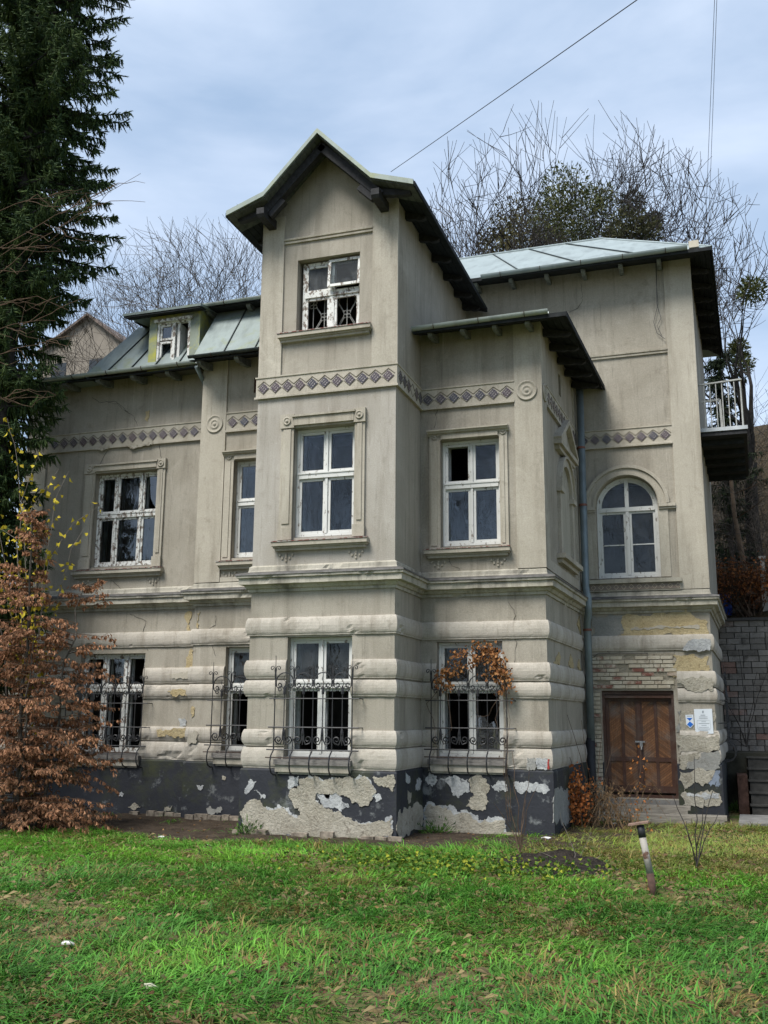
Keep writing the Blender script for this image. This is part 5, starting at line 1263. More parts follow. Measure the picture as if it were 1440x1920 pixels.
def bare_tree(name, base, H, seed, label, group=None, ytop=None, tr=.22, maxlev=5, lean=(0, 0), mat=None, kids=(3, 4), minr=.010, first=.34, twigmat=None, spread=(22, 50), cat='tree'):
    global CROWN
    CROWN = (H * .60, H * .33, H * .40)
    R = random.Random(seed); root = empty(name, base); tag(root, label, cat, group)
    mb = MB(); d = Vector((lean[0], lean[1], 1)); pts = [Vector((0, 0, -.5))]; rs = [tr * 1.25]
    for k in range(5): d = (d + Vector((R.gauss(0, .06), R.gauss(0, .06), .1))).normalized(); pts.append(pts[-1] + d * H * first / 5); rs.append(tr * (1 - .07 * k))
    mb.tube(pts, rs, 8, False); t = mb.build('trunk', mat or BARK, root, True)
    cb = MB(); tips = []
    for k in range(R.randint(5, 6)):
        a = R.uniform(0, 6.283); s_ = math.sin(R_(R.uniform(12, 42))); nd = Vector((math.cos(a) * s_, math.sin(a) * s_, 1)).normalized() if k else d
        grow(cb, pts[-1 if k < 3 else -2], nd, H * .30 * R.uniform(.85, 1.15), rs[-1] * R.uniform(.5, .75), 1, maxlev, R, tips, .18, .07, kids, (.60, .84), spread, 5, 6, minr)
    cb.build('crown', twigmat or mat or BARK, root); CROWN = None
    if ytop:      # grown to the height the photograph shows
        lo_, hi_ = 0.0, 60.0
        for _ in range(40):
            mid_ = (lo_ + hi_) / 2; v_ = Vector((base[0], base[1], base[2] + mid_)) - CAM
            if 960 - FPX * v_.dot(CU) / v_.dot(_f) > ytop: lo_ = mid_
            else: hi_ = mid_
        s_ = mid_ / max(t_[0].z for t_ in tips); root.scale = (s_ ** .8, s_ ** .8, s_)
    return root, tips

# ---- bare trees behind the house
G = 'bare trees behind the house'
def at(x, y, Y, z=None): p = onY(x, y, Y); return p.x, p.y, p.z
def base_at(x, Y): p = onY(x, 1100, Y); return (p.x, Y, hz_(p.x, Y))
bare_tree('bare_tree', base_at(185, 22), 16.5, 3, 'thin bare tree behind the left end of the mansard roof, nearest the spruce', G, 450, .20, 6, mat=BARK, minr=.009, kids=(2, 4))
bare_tree('bare_tree', base_at(330, 20), 14.5, 8, 'bare tree behind the dormer window on the left', G, 430, .20, 6, mat=BARK, minr=.009, kids=(2, 4))
bare_tree('bare_tree', base_at(455, 21), 17.2, 14, 'bare tree rising just left of the gabled tower', G, 405, .18, 6, mat=BARK, minr=.009, kids=(2, 4))
bare_tree('bare_tree', base_at(262, 26), 15, 61, 'slender bare tree between the far house and the dormer', G, 470, .18, 6, mat=BARK, minr=.009, kids=(2, 4))
tR1, tips1 = bare_tree('bare_tree', base_at(1045, 24), 19.5, 21, 'tall bare tree with clumps of mistletoe above the right wing roof', G, 235, .34, 6, mat=BARKD, minr=.013, kids=(3, 4))
tR2, tips2 = bare_tree('bare_tree', base_at(1190, 23), 16.0, 33, 'bare tree beside the tall one, above the right end of the metal roof', G, 285, .26, 6, mat=BARKD, minr=.013, kids=(3, 4))
tR3, tips3 = bare_tree('bare_tree', base_at(945, 27), 16, 44, 'lower bare tree right of the tower roof slope', G, 330, .22, 6, mat=BARK, minr=.013, kids=(2, 4))
tR4, tips4 = bare_tree('bare_tree', base_at(1425, 15.5), 10.8, 52, 'bare tree at the right edge beyond the balcony', G, 385, .22, 6, mat=BARKD, minr=.011, kids=(2, 4), lean=(-.08, 0))
# ---- evergreen clumps (mistletoe and ivy) in the bare crowns
def clump(root, tips, n, seed, rad, name='mistletoe_clump', c0=(.035, .050, .016), c1=(.085, .085, .030), zr=(.3, .75), count=650):
    R = random.Random(seed); zs_ = sorted(t[0].z for t in tips); lo, hi = zs_[int(len(zs_) * zr[0])], zs_[int(len(zs_) * zr[1])]
    cand = [t[0] for t in tips if lo <= t[0].z <= hi]
    for k in range(n):
        c = R.choice(cand); rr_ = rad * R.uniform(.6, 1.25); q = rng.normal(size=(count, 3)); q /= np.linalg.norm(q, axis=1)[:, None]; q *= (rng.random(count) ** .5)[:, None] * rr_ * np.array([1, 1, .85])
        P = np.array(c) + q; D = q + rng.normal(size=q.shape) * rr_ * .6; Cc = np.array(c0) + (np.array(c1) - np.array(c0)) * rng.random((count, 1)) ** 1.5
        tag(leaves(name, P, D, rng.uniform(.10, .22, count), rng.uniform(.035, .07, count), Cc, parent=root), kind='stuff')
def topx(p):
    v = Vector(p) - CAM; d = v.dot(_f); return 720 + FPX * v.dot(CR) / d, 960 - FPX * v.dot(CU) / d
def clumps_near(root, tips, targets, rad, c0=(.045, .060, .018), c1=(.12, .12, .040), count=600):
    """evergreen balls hang on the limbs that stand nearest to where the photograph shows them"""
    loc = Vector(root.location); sc_ = Vector(root.scale); P = [(t[0], topx(loc + t[0] * sc_)) for t in tips]
    for (x, y, s_) in targets:
        best = min(P, key=lambda q: (q[1][0] - x) ** 2 + (q[1][1] - y) ** 2)[0]
        q = rng.normal(size=(count, 3)); q /= np.linalg.norm(q, axis=1)[:, None]; q *= (rng.random(count) ** .45)[:, None] * rad * s_ * np.array([1, 1, .9])
        Cc = np.array(c0) + (np.array(c1) - np.array(c0)) * rng.random((count, 1)) ** 1.5
        tag(leaves('mistletoe_clump', np.array(best) + q, q + rng.normal(size=q.shape) * rad * .5, rng.uniform(.10, .22, count), rng.uniform(.035, .07, count), Cc, parent=root), kind='stuff')
clumps_near(tR1, tips1, [(1060, 350, 1), (1035, 395, 1), (1085, 415, 1.1), (1105, 440, 1), (1065, 450, 1.1), (1120, 365, .7), (1030, 440, .9)], .85)
clumps_near(tR2, tips2, [(1185, 378, .9), (1178, 420, 1.1), (1205, 440, 1), (1160, 445, .9), (1225, 415, .7)], .6, (.035, .042, .018), (.085, .08, .034))
clumps_near(tR3, tips3, [(965, 410, 1), (985, 440, 1.1), (950, 450, 1), (930, 462, .8), (1000, 455, 1)], .95, (.05, .052, .016), (.13, .105, .035))
clumps_near(tR4, tips4, [(1408, 545, 1), (1365, 690, 1), (1395, 650, .8)], .36, count=380)

# ---- conifers
def conifer(name, base, H, zlow, rad, seed, label, whorl=.42, per=6, c0=(.010, .022, .010), c1=(.035, .055, .020), density=1.0, tr=.2, droop=.5, twl=(.16, .5), cat='tree', prof=None, dirs=None):
    R = random.Random(seed); root = empty(name, base); tag(root, label, cat)
    mb = MB(); mb.tube([(0, 0, -.4), (0, 0, H * .5), (0, 0, H)], [tr, tr * .6, .02], 8, False); mb.build('trunk', BARKD, root, True)
    bb = MB(); TP, TD, TL = [], [], []
    z = zlow
    while z < H * .98:
        f = 1 - (z - zlow) / (H - zlow); rr_ = prof(z) if prof else rad * (.12 + .88 * f ** .8)
        for k in range(per):
            a = R.uniform(0, 6.283); L = rr_ * R.uniform(.72, 1.12); h = Vector((math.cos(a), math.sin(a), 0)); side = Vector((-h.y, h.x, 0))
            n = max(6, int(L * 9)); pts = []; zz = z + R.uniform(-.2, .2)
            for i in range(n + 1):
                t = i / n; pts.append(Vector((0, 0, zz)) + h * L * t + side * .12 * L * math.sin(t * 3 + a) + Vector((0, 0, L * (.10 * t - droop * t * t + droop * .62 * t ** 3.2))))
            bb.tube(pts, [max(.006, .028 * (1 - t / (n + 1)) * min(1.5, L)) for t in range(n + 1)], 4, False)
            for i in range(1, n + 1):
                t = i / n; p = pts[i]; d = (pts[i] - pts[i - 1]).normalized()
                for q in range(max(1, int(round(density * (5 if t < .9 else 6))))):
                    s_ = R.choice((-1, 1)); hang = R.random()
                    if hang < .55: dd = Vector((R.gauss(0, .22), R.gauss(0, .22), -1)) + d * .35
                    elif hang < .85: dd = side * s_ * R.uniform(.6, 1) + d * R.uniform(.3, .9) + Vector((0, 0, R.uniform(-.55, .1)))
                    else: dd = d + Vector((R.gauss(0, .3), R.gauss(0, .3), R.uniform(.0, .6)))
                    l_ = R.uniform(*twl) * (1.0 - .55 * t) if hang < .85 else R.uniform(.10, .2)
                    TP.append(p.lerp(pts[i - 1], R.random())); TD.append(dd.normalized()); TL.append(l_)
        z += whorl * R.uniform(.75, 1.25)
    bb.build('branches', BARKD, root)
    # needle-clad twigs: a tapering 3-sided core with a fringe of needle blades
    P = np.array(TP); D = np.array(TD); L = np.array(TL); n = len(P); r0 = rng.normal(size=(n, 3)); S = np.cross(D, r0); S /= np.linalg.norm(S, axis=1)[:, None] + 1e-9; N = np.cross(D, S)
    Cb = np.array(c0) + (np.array(c1) - np.array(c0)) * (rng.random((n, 1)) ** 1.6)
    Vs, Fs, Cs = [], [], []; off = 0
    w = .017
    ring3 = lambda C_, rad_: [C_ + (S * math.cos(a) + N * math.sin(a)) * rad_ for a in (0, 2.094, 4.189)]
    A = ring3(P, w * .8); B = ring3(P + D * L[:, None] * .6, w); T = P + D * L[:, None]
    V = np.stack(A + B + [T], 1).reshape(-1, 3); b = np.arange(n)[:, None] * 7
    Fs.append(np.concatenate([b + q for q in ([0, 1, 4], [0, 4, 3], [1, 2, 5], [1, 5, 4], [2, 0, 3], [2, 3, 5], [3, 4, 6], [4, 5, 6], [5, 3, 6])], 0)); Vs.append(V); Cs.append(np.repeat(Cb, 7, 0)); off = len(V)
    for j in range(9):
        t = (j + .5) / 9; a = rng.random(n) * 6.283; o = (S * np.cos(a)[:, None] + N * np.sin(a)[:, None]); base_ = P + D * (L * t)[:, None]; tip = base_ + o * .042 + D * .035; wv = np.cross(o, D) * .009
        V = np.stack([base_ - wv, base_ + wv, tip], 1).reshape(-1, 3); b = off + np.arange(n)[:, None] * 3; Fs.append(b + [0, 1, 2]); Vs.append(V); Cs.append(np.repeat(Cb * 1.25, 3, 0)); off += len(V)
    colmesh('needles', np.concatenate(Vs), np.concatenate(Fs), np.concatenate(Cs), NEEDLE, root)
    return root
SPB = (-8.75, .5, 0)
def spr(z): return 1.0 + .9 * smooth((z - 7) / 7) + .16 * math.sin(z * 1.7) - .7 * smooth((z - 18.5) / 6)
conifer('spruce_tree', SPB, 23.5, 2.2, 2.3, 5, 'tall dark green spruce with drooping branches at the left edge', .25, 8, density=1.4, tr=.2, prof=lambda z: max(.3, spr(z) * 1.02), droop=.42, twl=(.18, .55), c0=(.018, .040, .014), c1=(.085, .125, .038))
pc = base_at(1378, 14.5)
conifer('ivy_clad_conifer', pc, 7.6, .2, 1.5, 9, 'dark narrow conifer standing behind the balcony', .40, 7, c0=(.012, .020, .010), c1=(.030, .045, .020), density=.8, tr=.14, prof=lambda z: .75 + .25 * math.sin(z * 2.1) - .5 * smooth((z - 5) / 2.6))

# ---- brown-leaved hornbeam in front of the left wing
def hornbeam():
    R = random.Random(17); root = empty('hornbeam', (-6.35, -1.05, 0)); tag(root, 'young hornbeam still holding brown withered leaves, at the lower left edge', 'tree')
    mb = MB(); stems = []
    for k, (dx, dy, H, r) in enumerate(((0, 0, 5.6, .045), (.5, .25, 4.3, .032), (-.7, .1, 4.8, .036), (.15, -.35, 3.4, .028))):
        pts = [Vector((dx * .4, dy * .4, -.05))]
        for i in range(9): pts.append(pts[-1] + Vector((dx * .12 + R.gauss(0, .05), dy * .12 + R.gauss(0, .05), H / 9)))
        mb.tube(pts, [r * (1 - .085 * i) for i in range(10)], 6, False); stems.append(pts)
    mb.build('trunk', BARK, root, True)
    br = MB(); LP, LD = [], []
    for pts in stems:
        Ht = pts[-1].z
        for k in range(int(Ht * 19)):
            f = R.uniform(.03, 1.0); i = min(8, int(f * 9)); p = pts[i].lerp(pts[i + 1], f * 9 - i); a = R.uniform(0, 6.283); zz = p.z
            Lm = (1.95 - .30 * zz if zz < 3.9 else max(.22, 1.15 - .19 * zz)) * R.uniform(.45, 1.05)
            if zz > 1.9 and zz < 3.4: Lm *= .80
            d = Vector((math.cos(a), math.sin(a), R.uniform(-.05, .35))).normalized(); q = [p.copy()]; n = max(4, int(Lm * 7))
            for j in range(n): d = (d + Vector((R.gauss(0, .12), R.gauss(0, .12), -.035 + R.gauss(0, .05)))).normalized(); q.append(q[-1] + d * Lm / n)
            br.tube(q, [max(.003, .010 * (1 - j / (n + 1))) for j in range(n + 1)], 4, False)
            for j in range(1, n + 1):
                for s_ in range(2):
                    side = d.cross(Vector((0, 0, 1))).normalized() * R.choice((-1, 1)); sd = (d * .8 + side * R.uniform(.3, .9) + Vector((0, 0, R.gauss(-.02, .15)))).normalized(); tl = R.uniform(.10, .30) * (1.1 - .4 * j / n); e = q[j] + sd * tl
                    br.tube([q[j], q[j] + sd * tl * .5 + Vector((0, 0, .01)), e], [.003, .0025, .0015], 3, False)
                    for t in range(5):
                        LP.append(q[j].lerp(e, R.uniform(.1, 1.05))); LD.append(sd * .5 + side * R.gauss(0, .5) + Vector((R.gauss(0, .25), R.gauss(0, .25), -1.0 + R.gauss(0, .45))))
    br.build('branches', TWIG, root)
    n = len(LP); C = np.array((.16, .070, .034)) + (np.array((.50, .265, .150)) - np.array((.16, .070, .034))) * rng.random((n, 1)) ** 1.3
    leaves('foliage', LP, LD, rng.uniform(.06, .105, n), rng.uniform(.024, .042, n), C, parent=root, fold=.5)
hornbeam()
# ---- thin shrub with yellow leaves
def shrub(name, base, label, stems, leafspec, cat='shrub', stemr=.008, mat=TWIG, seed=1, parentless=True, group=None):
    """stems: list of pixel polylines with a depth; leafspec: (colour a, colour b, size, per metre, spread)"""
    R = random.Random(seed); root = empty(name, base); tag(root, label, cat, group); base = Vector(base)
    mb = MB(); LP, LD = [], []
    for P3 in stems:
        Q = [P3[0]]
        for a, b in zip(P3[:-1], P3[1:]):
            for k in range(1, 4): Q.append(a.lerp(b, k / 3) + Vector((R.gauss(0, .012), R.gauss(0, .012), R.gauss(0, .012))))
        Q = [q - base for q in Q]; mb.tube(Q, [max(.0025, stemr * (1 - .75 * i / len(Q))) for i in range(len(Q))], 4, False)
        for a, b in zip(Q[:-1], Q[1:]):
            if leafspec:
                m_ = leafspec[3] * (b - a).length
                for _ in range(int(m_) + (R.random() < m_ % 1)):
                    p = a.lerp(b, R.random()) + Vector((R.gauss(0, 1), R.gauss(0, 1), R.gauss(0, 1))) * leafspec[4]; LP.append(p); LD.append(Vector((R.gauss(0, .6), R.gauss(0, .6), -.8 + R.gauss(0, .5))))
    mb.build('stems', mat, root)
    if LP:
        n = len(LP); C = np.array(leafspec[0]) + (np.array(leafspec[1]) - np.array(leafspec[0])) * rng.random((n, 1)); s = leafspec[2]
        leaves('foliage', LP, LD, rng.uniform(.7, 1.25, n) * s, rng.uniform(.55, .95, n) * s, C, parent=root, fold=.3)
    return root
def pl(Y, *pts): return [onY(x, y, Y + random.uniform(-.1, .1)) for x, y in pts]
YS = -.75
shrub('yellow_shrub', (onY(60, 1560, YS).x, YS, 0), 'thin shrub with sparse bright yellow leaves beside the spruce', [pl(YS, (60, 1550), (50, 1250), (30, 1050), (40, 960), (33, 860), (15, 785)), pl(YS, (60, 1300), (45, 1000), (60, 950), (110, 880)), pl(YS, (50, 1250), (20, 1100), (-10, 950), (-5, 850)), pl(YS, (60, 1300), (70, 1020), (40, 940), (55, 900), (75, 850)), pl(YS, (60, 1300), (90, 1050), (140, 980), (190, 945)), pl(YS, (50, 1200), (30, 1010), (-10, 985)), pl(YS, (60, 1350), (30, 1200), (5, 1090), (-20, 1010)), pl(YS, (60, 1350), (80, 1100), (100, 950), (128, 885)), pl(YS, (60, 1400), (100, 1150), (135, 1030), (155, 990))], ((.36, .27, .020), (.55, .45, .04), .105, 11, .05), stemr=.009, mat=TWIGP, seed=4)
# ---- bare branches reaching in from the left in front of the spruce
YF = -3.2
def spray(x0, y0, x1, y1, R):
    out = [pl(YF, (x0, y0), ((x0 + x1) / 2, (y0 + y1) / 2 - 12), (x1, y1))]
    for k in range(5):
        f = R.uniform(.2, .9); x, y = x0 + (x1 - x0) * f, y0 + (y1 - y0) * f - 8; out.append(pl(YF, (x, y), (x + R.uniform(20, 50), y + R.uniform(-25, 20)), (x + R.uniform(50, 110), y + R.uniform(-60, 30))))
    return out
Rr = random.Random(5); ST = []
for q in ((-60, 420, 120, 365), (-60, 560, 190, 378), (-60, 500, 265, 330), (-60, 640, 105, 600), (-60, 690, 110, 640), (-60, 480, 60, 470), (-60, 600, 60, 560), (-60, 740, 40, 760)): ST += spray(*q, Rr)
ST += [pl(YF, (-300, 1560), (-260, 1100), (-180, 800), (-60, 560)), pl(YF, (-260, 1100), (-160, 780), (-60, 690)), pl(YF, (-180, 800), (-110, 600), (-60, 460))]
shrub('bare_branch_tree', (onY(-300, 1560, YF).x, YF, 0), 'pale bare branches reaching in from the left edge before the spruce', ST, None, 'tree', .008, TWIG, 6)
# ---- withered vine over the right ground floor window
YV = 1.53 - .24; VN = ((.20, .075, .028), (.44, .22, .085), .066, 105, .06)
v = shrub('withered_vine', (onY(952, 1530, YV).x, YV, 0), 'withered orange-leaved vine climbing the iron grille of the right window', [pl(YV, (949, 1300), (948, 1280), (942, 1245), (925, 1218), (900, 1207), (882, 1212)), pl(YV, (948, 1290), (935, 1235), (910, 1215), (925, 1240), (945, 1270)), pl(YV, (945, 1260), (915, 1225), (890, 1240), (868, 1250), (845, 1255), (828, 1265), (822, 1285)), pl(YV, (900, 1240), (880, 1228), (855, 1222), (840, 1240)), pl(YV, (868, 1250), (835, 1262), (825, 1275), (842, 1290)), pl(YV, (940, 1250), (915, 1262), (902, 1270)), pl(YV, (925, 1262), (940, 1275), (935, 1300))], VN, 'vine', .011, TWIG, 8)
v2 = shrub('vine_stems', (onY(958, 1530, YV).x, YV, 0), 'bundle of bare reddish vine stems beside the right window grille', [pl(YV, (958 + k, 1540), (948 + k * .8, 1450), (952 + k * .6, 1350), (946 + k * .5, 1280), (940, 1240)) for k in (-5, -1, 4)] + [pl(YV, (822, 1290), (800, 1320), (815, 1365), (818, 1400), (806, 1430)), pl(YV, (838, 1290), (845, 1340), (846, 1370), (825, 1385)), pl(YV, (940, 1300), (915, 1340), (895, 1345), (893, 1320)), pl(YV, (938, 1310), (930, 1350), (932, 1370))], None, 'vine', .0065, TWIG, 9)
DRY = simple('dry_stalk', (.17, .115, .065), .9, .35, 10, .1)
# ---- orange bush and dry tangle by the door corner
YO = 3.3; ob = onZ(1110, 1556, 0); Rr = random.Random(12); ST = []
for k in range(95):
    x0 = Rr.uniform(1045, 1195); top = Rr.uniform(1455, 1535); dx = Rr.uniform(-60, 60); ST.append(pl(YO + Rr.uniform(-.5, .5), (x0, 1556), (x0 + dx * .5, (1556 + top) / 2 - 8), (x0 + dx, top), (x0 + dx * 1.5, top + Rr.uniform(5, 40))))
shrub('dry_bramble', (ob.x, YO, 0), 'tangle of dry brown bramble stems between the downpipe and the plank steps', ST, ((.12, .07, .035), (.28, .17, .085), .05, 6, .05), 'shrub', .007, DRY, 13)
shrub('orange_bush', (onY(1075, 1545, 2.9).x, 2.9, 0), 'small bush with orange-brown leaves at the corner of the right bay', [pl(2.9, (1085, 1545), (1080, 1500), (1060, 1480), (1045, 1478)), pl(2.9, (1085, 1540), (1078, 1470), (1068, 1455)), pl(2.9, (1085, 1530), (1095, 1480), (1100, 1465)), pl(2.9, (1085, 1530), (1075, 1480), (1052, 1485)), pl(2.9, (1085, 1520), (1088, 1485), (1078, 1440))], ((.28, .085, .025), (.50, .19, .06), .075, 110, .10), 'bush', .008, TWIG, 14)
shrub('thin_shoots', (onY(1215, 1560, 2.6).x, 2.6, 0), 'thin shoots with a few orange leaves in front of the wooden door', [pl(2.6, (1200, 1575), (1195, 1500), (1200, 1440), (1203, 1395)), pl(2.6, (1190, 1570), (1180, 1520), (1205, 1470), (1212, 1410)), pl(2.6, (1220, 1580), (1210, 1500), (1190, 1460), (1182, 1420))], ((.32, .11, .03), (.46, .19, .05), .06, 9, .03), 'shrub', .006, TWIG, 15)
# ---- bare saplings
def sapling(x, y, Y, tops, label, seed, mat=TWIG, r=.010):
    ST = [pl(Y, (x, y), ((x * 2 + tx) / 3, y + (ty - y) * .45), (tx, ty)) for tx, ty in tops]; shrub('bare_sapling', (onY(x, y, Y).x, Y, 0), label, ST, None, 'sapling', r, mat, seed, group='bare saplings')
sapling(975, 1600, -1.0, [(948, 1490), (992, 1440), (960, 1405), (1005, 1475), (930, 1510), (985, 1500)], 'bare sapling in front of the right bay, growing from the soil mound', 21)
sapling(1305, 1628, -1.3, [(1265, 1490), (1340, 1465), (1300, 1420), (1322, 1500), (1350, 1520), (1285, 1540)], 'bare dark sapling at the right, beside the leaning post', 22, BARKD, .013)
sapling(1115, 1560, 3.0, [(1065, 1340), (1090, 1350), (1160, 1360), (1055, 1395), (1130, 1330)], 'tall bare sapling standing before the grey downpipe', 23, TWIG, .011)
sapling(1080, 1640, -1.8, [(1050, 1520), (1105, 1560), (1000, 1590), (1130, 1600)], 'thin bare stalks rising behind the dark soil mound', 24, TWIGP, .006)
sapling(1400, 1400, 9.0, [(1385, 1215), (1345, 1290), (1372, 1330), (1440, 1250), (1362, 1380), (1420, 1260)], 'bare climbing stems spread over the grey block wall', 25, BARKD, .016)
# ---- shrubs on the hillside above the block wall
G2 = 'shrubs on the hillside'
for k, (px_, Y, H, lab, lf) in enumerate(((1352, 12.3, 1.5, 'brown-leaved shrub on the bank right beside the villa corner', 1), (1412, 12.0, 1.3, 'rusty leafy shrub above the middle of the block wall', 1), (1440, 13.4, 3.2, 'grey leafless shrub at the right edge above the block wall', 0), (1365, 15.2, 4.2, 'tall grey leafless thicket below the balcony', 0), (1402, 17.5, 4.8, 'grey leafless thicket behind the thin brown trunk', 0), (1436, 19, 5.5, 'dense leafless thicket high on the right slope', 0), (1420, 14.6, 3.4, 'grey leafless shrub just right of the thin trunk', 0), (1385, 12.4, 1.6, 'brown-leaved shrub left of the concrete post', 1), (1345, 17, 4.5, 'leafless thicket showing between villa corner and barrel', 0), (1500, 12.2, 1.5, 'brown-leaved shrub past the right edge of the view', 1), (1580, 13.5, 3.5, 'leafless shrub well past the right edge of the view', 0), (1680, 12.6, 2.4, 'farthest right leafless shrub on the bank', 0))):
    b0 = base_at(px_, Y); R = random.Random(70 + k); root = empty('hillside_shrub', b0); tag(root, lab, 'shrub', G2); mb = MB(); tips = []
    for j in range(9):
        a = R.uniform(0, 6.283); grow(mb, (R.gauss(0, .15), R.gauss(0, .15), -.1), (math.cos(a) * .6, math.sin(a) * .6, 1), H * .5, .022, 1, 4, R, tips, .22, .05, (3, 4), (.55, .8), (25, 60), 4, 5, .007)
    mb.build('stems', TWIG if lf else BARK, root)
    if lf:
        n = 900; ii = rng.integers(0, len(tips), n); P = np.array([tips[i][0] for i in ii]) + rng.normal(size=(n, 3)) * .08; C = np.array((.10, .035, .015)) + (np.array((.34, .13, .04)) - np.array((.10, .035, .015))) * rng.random((n, 1)) ** 1.6
        leaves('foliage', P, rng.normal(size=(n, 3)) + [0, 0, -.6], rng.uniform(.06, .11, n), rng.uniform(.04, .07, n), C, parent=root)
bt = base_at(1398, 13.0); mb = MB(); root = empty('thin_trunk_tree', bt); tag(root, 'thin brown tree trunk on the bank right of the balcony', 'tree')
mb.tube([(0.1, 0, -.3), (0, 0, 1.2), (-.16, 0, 2.6), (-.22, 0, 4.4)], [.085, .075, .06, .045], 8, False); mb.build('trunk', simple('brown_bark', (.13, .09, .06), .95, .3, 9, bump=.6), root, True)
mb = MB(); R = random.Random(3)
for zz in (1.8, 2.5, 3.2, 3.9, 4.3): a = R.uniform(0, 6.28); grow(mb, (-.1 - .03 * zz, 0, zz), (math.cos(a), math.sin(a), .4), 1.1, .022, 2, 4, R, None, .2, .05, (2, 4), (.5, .75), (25, 55), 4, 5, .006)
mb.build('crown', TWIG, root)
# blue barrel, concrete post
pb = onY(1354, 1112, 12.6); b = MB(); zb = hz_(pb.x, 12.6); b.lathe((0, 0, 0), (0, 0, 1), [(.20, 0), (.23, .05), (.24, .18), (.255, .19), (.24, .21), (.24, .38), (.255, .39), (.24, .41), (.23, .54), (.20, .58), (.19, .585)], 20)
bb_ = b.build('barrel', simple('blue_plastic', (.012, .06, .36), .45, .15, 4, .4), None, True); bb_.location = (pb.x, 12.6, zb); tag(bb_, 'blue plastic barrel lying among the shrubs on the bank', 'barrel')
pp = onY(1434, 1120, 12.2); b = MB(); b.box(-.07, .07, -.07, .07, -.4, 1.05); b.box(-.05, .05, -.05, .05, 1.05, 1.35); b.box(-.085, .085, -.085, .085, 1.35, 1.42); o = b.build('concrete_post', simple('pale_concrete', (.30, .29, .27), .9, .25, 6, bump=.4), None); o.location = (pp.x, 12.2, hz_(pp.x, 12.2)); tag(o, 'pale concrete post on the bank at the right edge', 'post')

# ---- house far behind on the left
hb = base_at(150, 30); hx0 = onY(80, 600, 30).x; hx1 = onY(232, 640, 30).x; ztop = onY(172, 594, 30).z; zev = onY(232, 642, 30).z
fh = empty('far_house', (hx0, 30, hb[2])); tag(fh, 'beige house seen through bare trees behind the left roof', 'house'); zo = hb[2]
W_ = hx1 - hx0; b = MB(); b.box(0, W_, 0, 9, -6, zev - zo); b.add([(0, 0, zev - zo), (W_, 0, zev - zo), (W_ * .58, 0, ztop - zo)], [(0, 1, 2)]); b.build('wall', simple('far_beige_render', (.20, .175, .145), .9, .15, 1), fh)
b = MB(); b.hexa([(W_ + .25, -.3, zev - zo - .25), (W_ + .25, 9, zev - zo - .25), (W_ * .58, 9, ztop - zo + .0), (W_ * .58, -.3, ztop - zo), (W_ + .25, -.3, zev - zo - .1), (W_ + .25, 9, zev - zo - .1), (W_ * .58, 9, ztop - zo + .16), (W_ * .58, -.3, ztop - zo + .16)]); b.build('roof', simple('far_roof_brown', (.13, .10, .085), .9, .3, 2), fh)
b = MB(); b.hexa([(-.25, -.3, zev - zo - .25), (-.25, 9, zev - zo - .25), (W_ * .58, 9, ztop - zo + .0), (W_ * .58, -.3, ztop - zo), (-.25, -.3, zev - zo - .1), (-.25, 9, zev - zo - .1), (W_ * .58, 9, ztop - zo + .16), (W_ * .58, -.3, ztop - zo + .16)]); b.build('roof', simple('far_roof_brown2', (.13, .10, .085), .9, .3, 2), fh)
for wx in (.25, .7):
    b = MB(); b.box(W_ * wx - .5, W_ * wx + .5, -.03, .05, zev - zo - 2.2, zev - zo - .8); b.build('window', simple('far_window', (.03, .035, .04), .3, .2, 2), fh)

# ---- trees behind the photographer, seen only mirrored in the panes
G3 = 'trees across the lawn behind the camera'
for k, (x, y, H) in enumerate(((-6, -30, 21), (1.5, -34, 24), (9, -29, 20), (17, -30, 21), (-15, -34, 22), (24, -24, 20))):
    bare_tree('bare_tree', (x, y, 0), H, 90 + k, 'bare tree across the lawn behind the viewer, mirrored in the window panes', G3, None, .32, 5, mat=BARKD, minr=.03, kids=(3, 4))

# ================================================================== SMALL THINGS ON THE LAWN
# leaning iron post with a plate on top
pb = onZ(1227, 1677, 0); tp = onY(1200, 1547, pb.y + .05); b = MB(); P0 = Vector((0, 0, -.1)); P1 = tp - pb
m = Mat('peeling_post_paint', .7, .3); c = m.mix(m.ramp(m.noise(7, 7, .7), [(.52, 0.0), (.57, 1.0)]), (.29, .27, .24), (.10, .052, .035)); m.color(c); m.bump(m.noise(9, 6), .5, .01)
po = empty('leaning_post', pb); tag(po, 'leaning rusty white-painted post with a flat plate on top, on the lawn', 'post')
b.tube([P0, P1 * .3], .043, 12); b.build('rusty_foot', simple('rust_foot', (.07, .04, .03), .85, .4, 14), po, True)
b = MB(); b.tube([P1 * .29, P1 * .82], .040, 12); b.build('shaft', m.m, po, True)
b = MB(); b.tube([P1 * .82, P1], .043, 12); b.build('collar', IRON, po, True)
b = MB(); b.hexa([P1 + Vector(q) for q in ((-.13, -.07, -.01), (.10, -.07, .03), (.10, .07, .03), (-.13, .07, -.01), (-.13, -.07, .01), (.10, -.07, .05), (.10, .07, .05), (-.13, .07, .01))]); b.build('plate', simple('rusty_plate', (.20, .13, .10), .8, .35, 12), po)
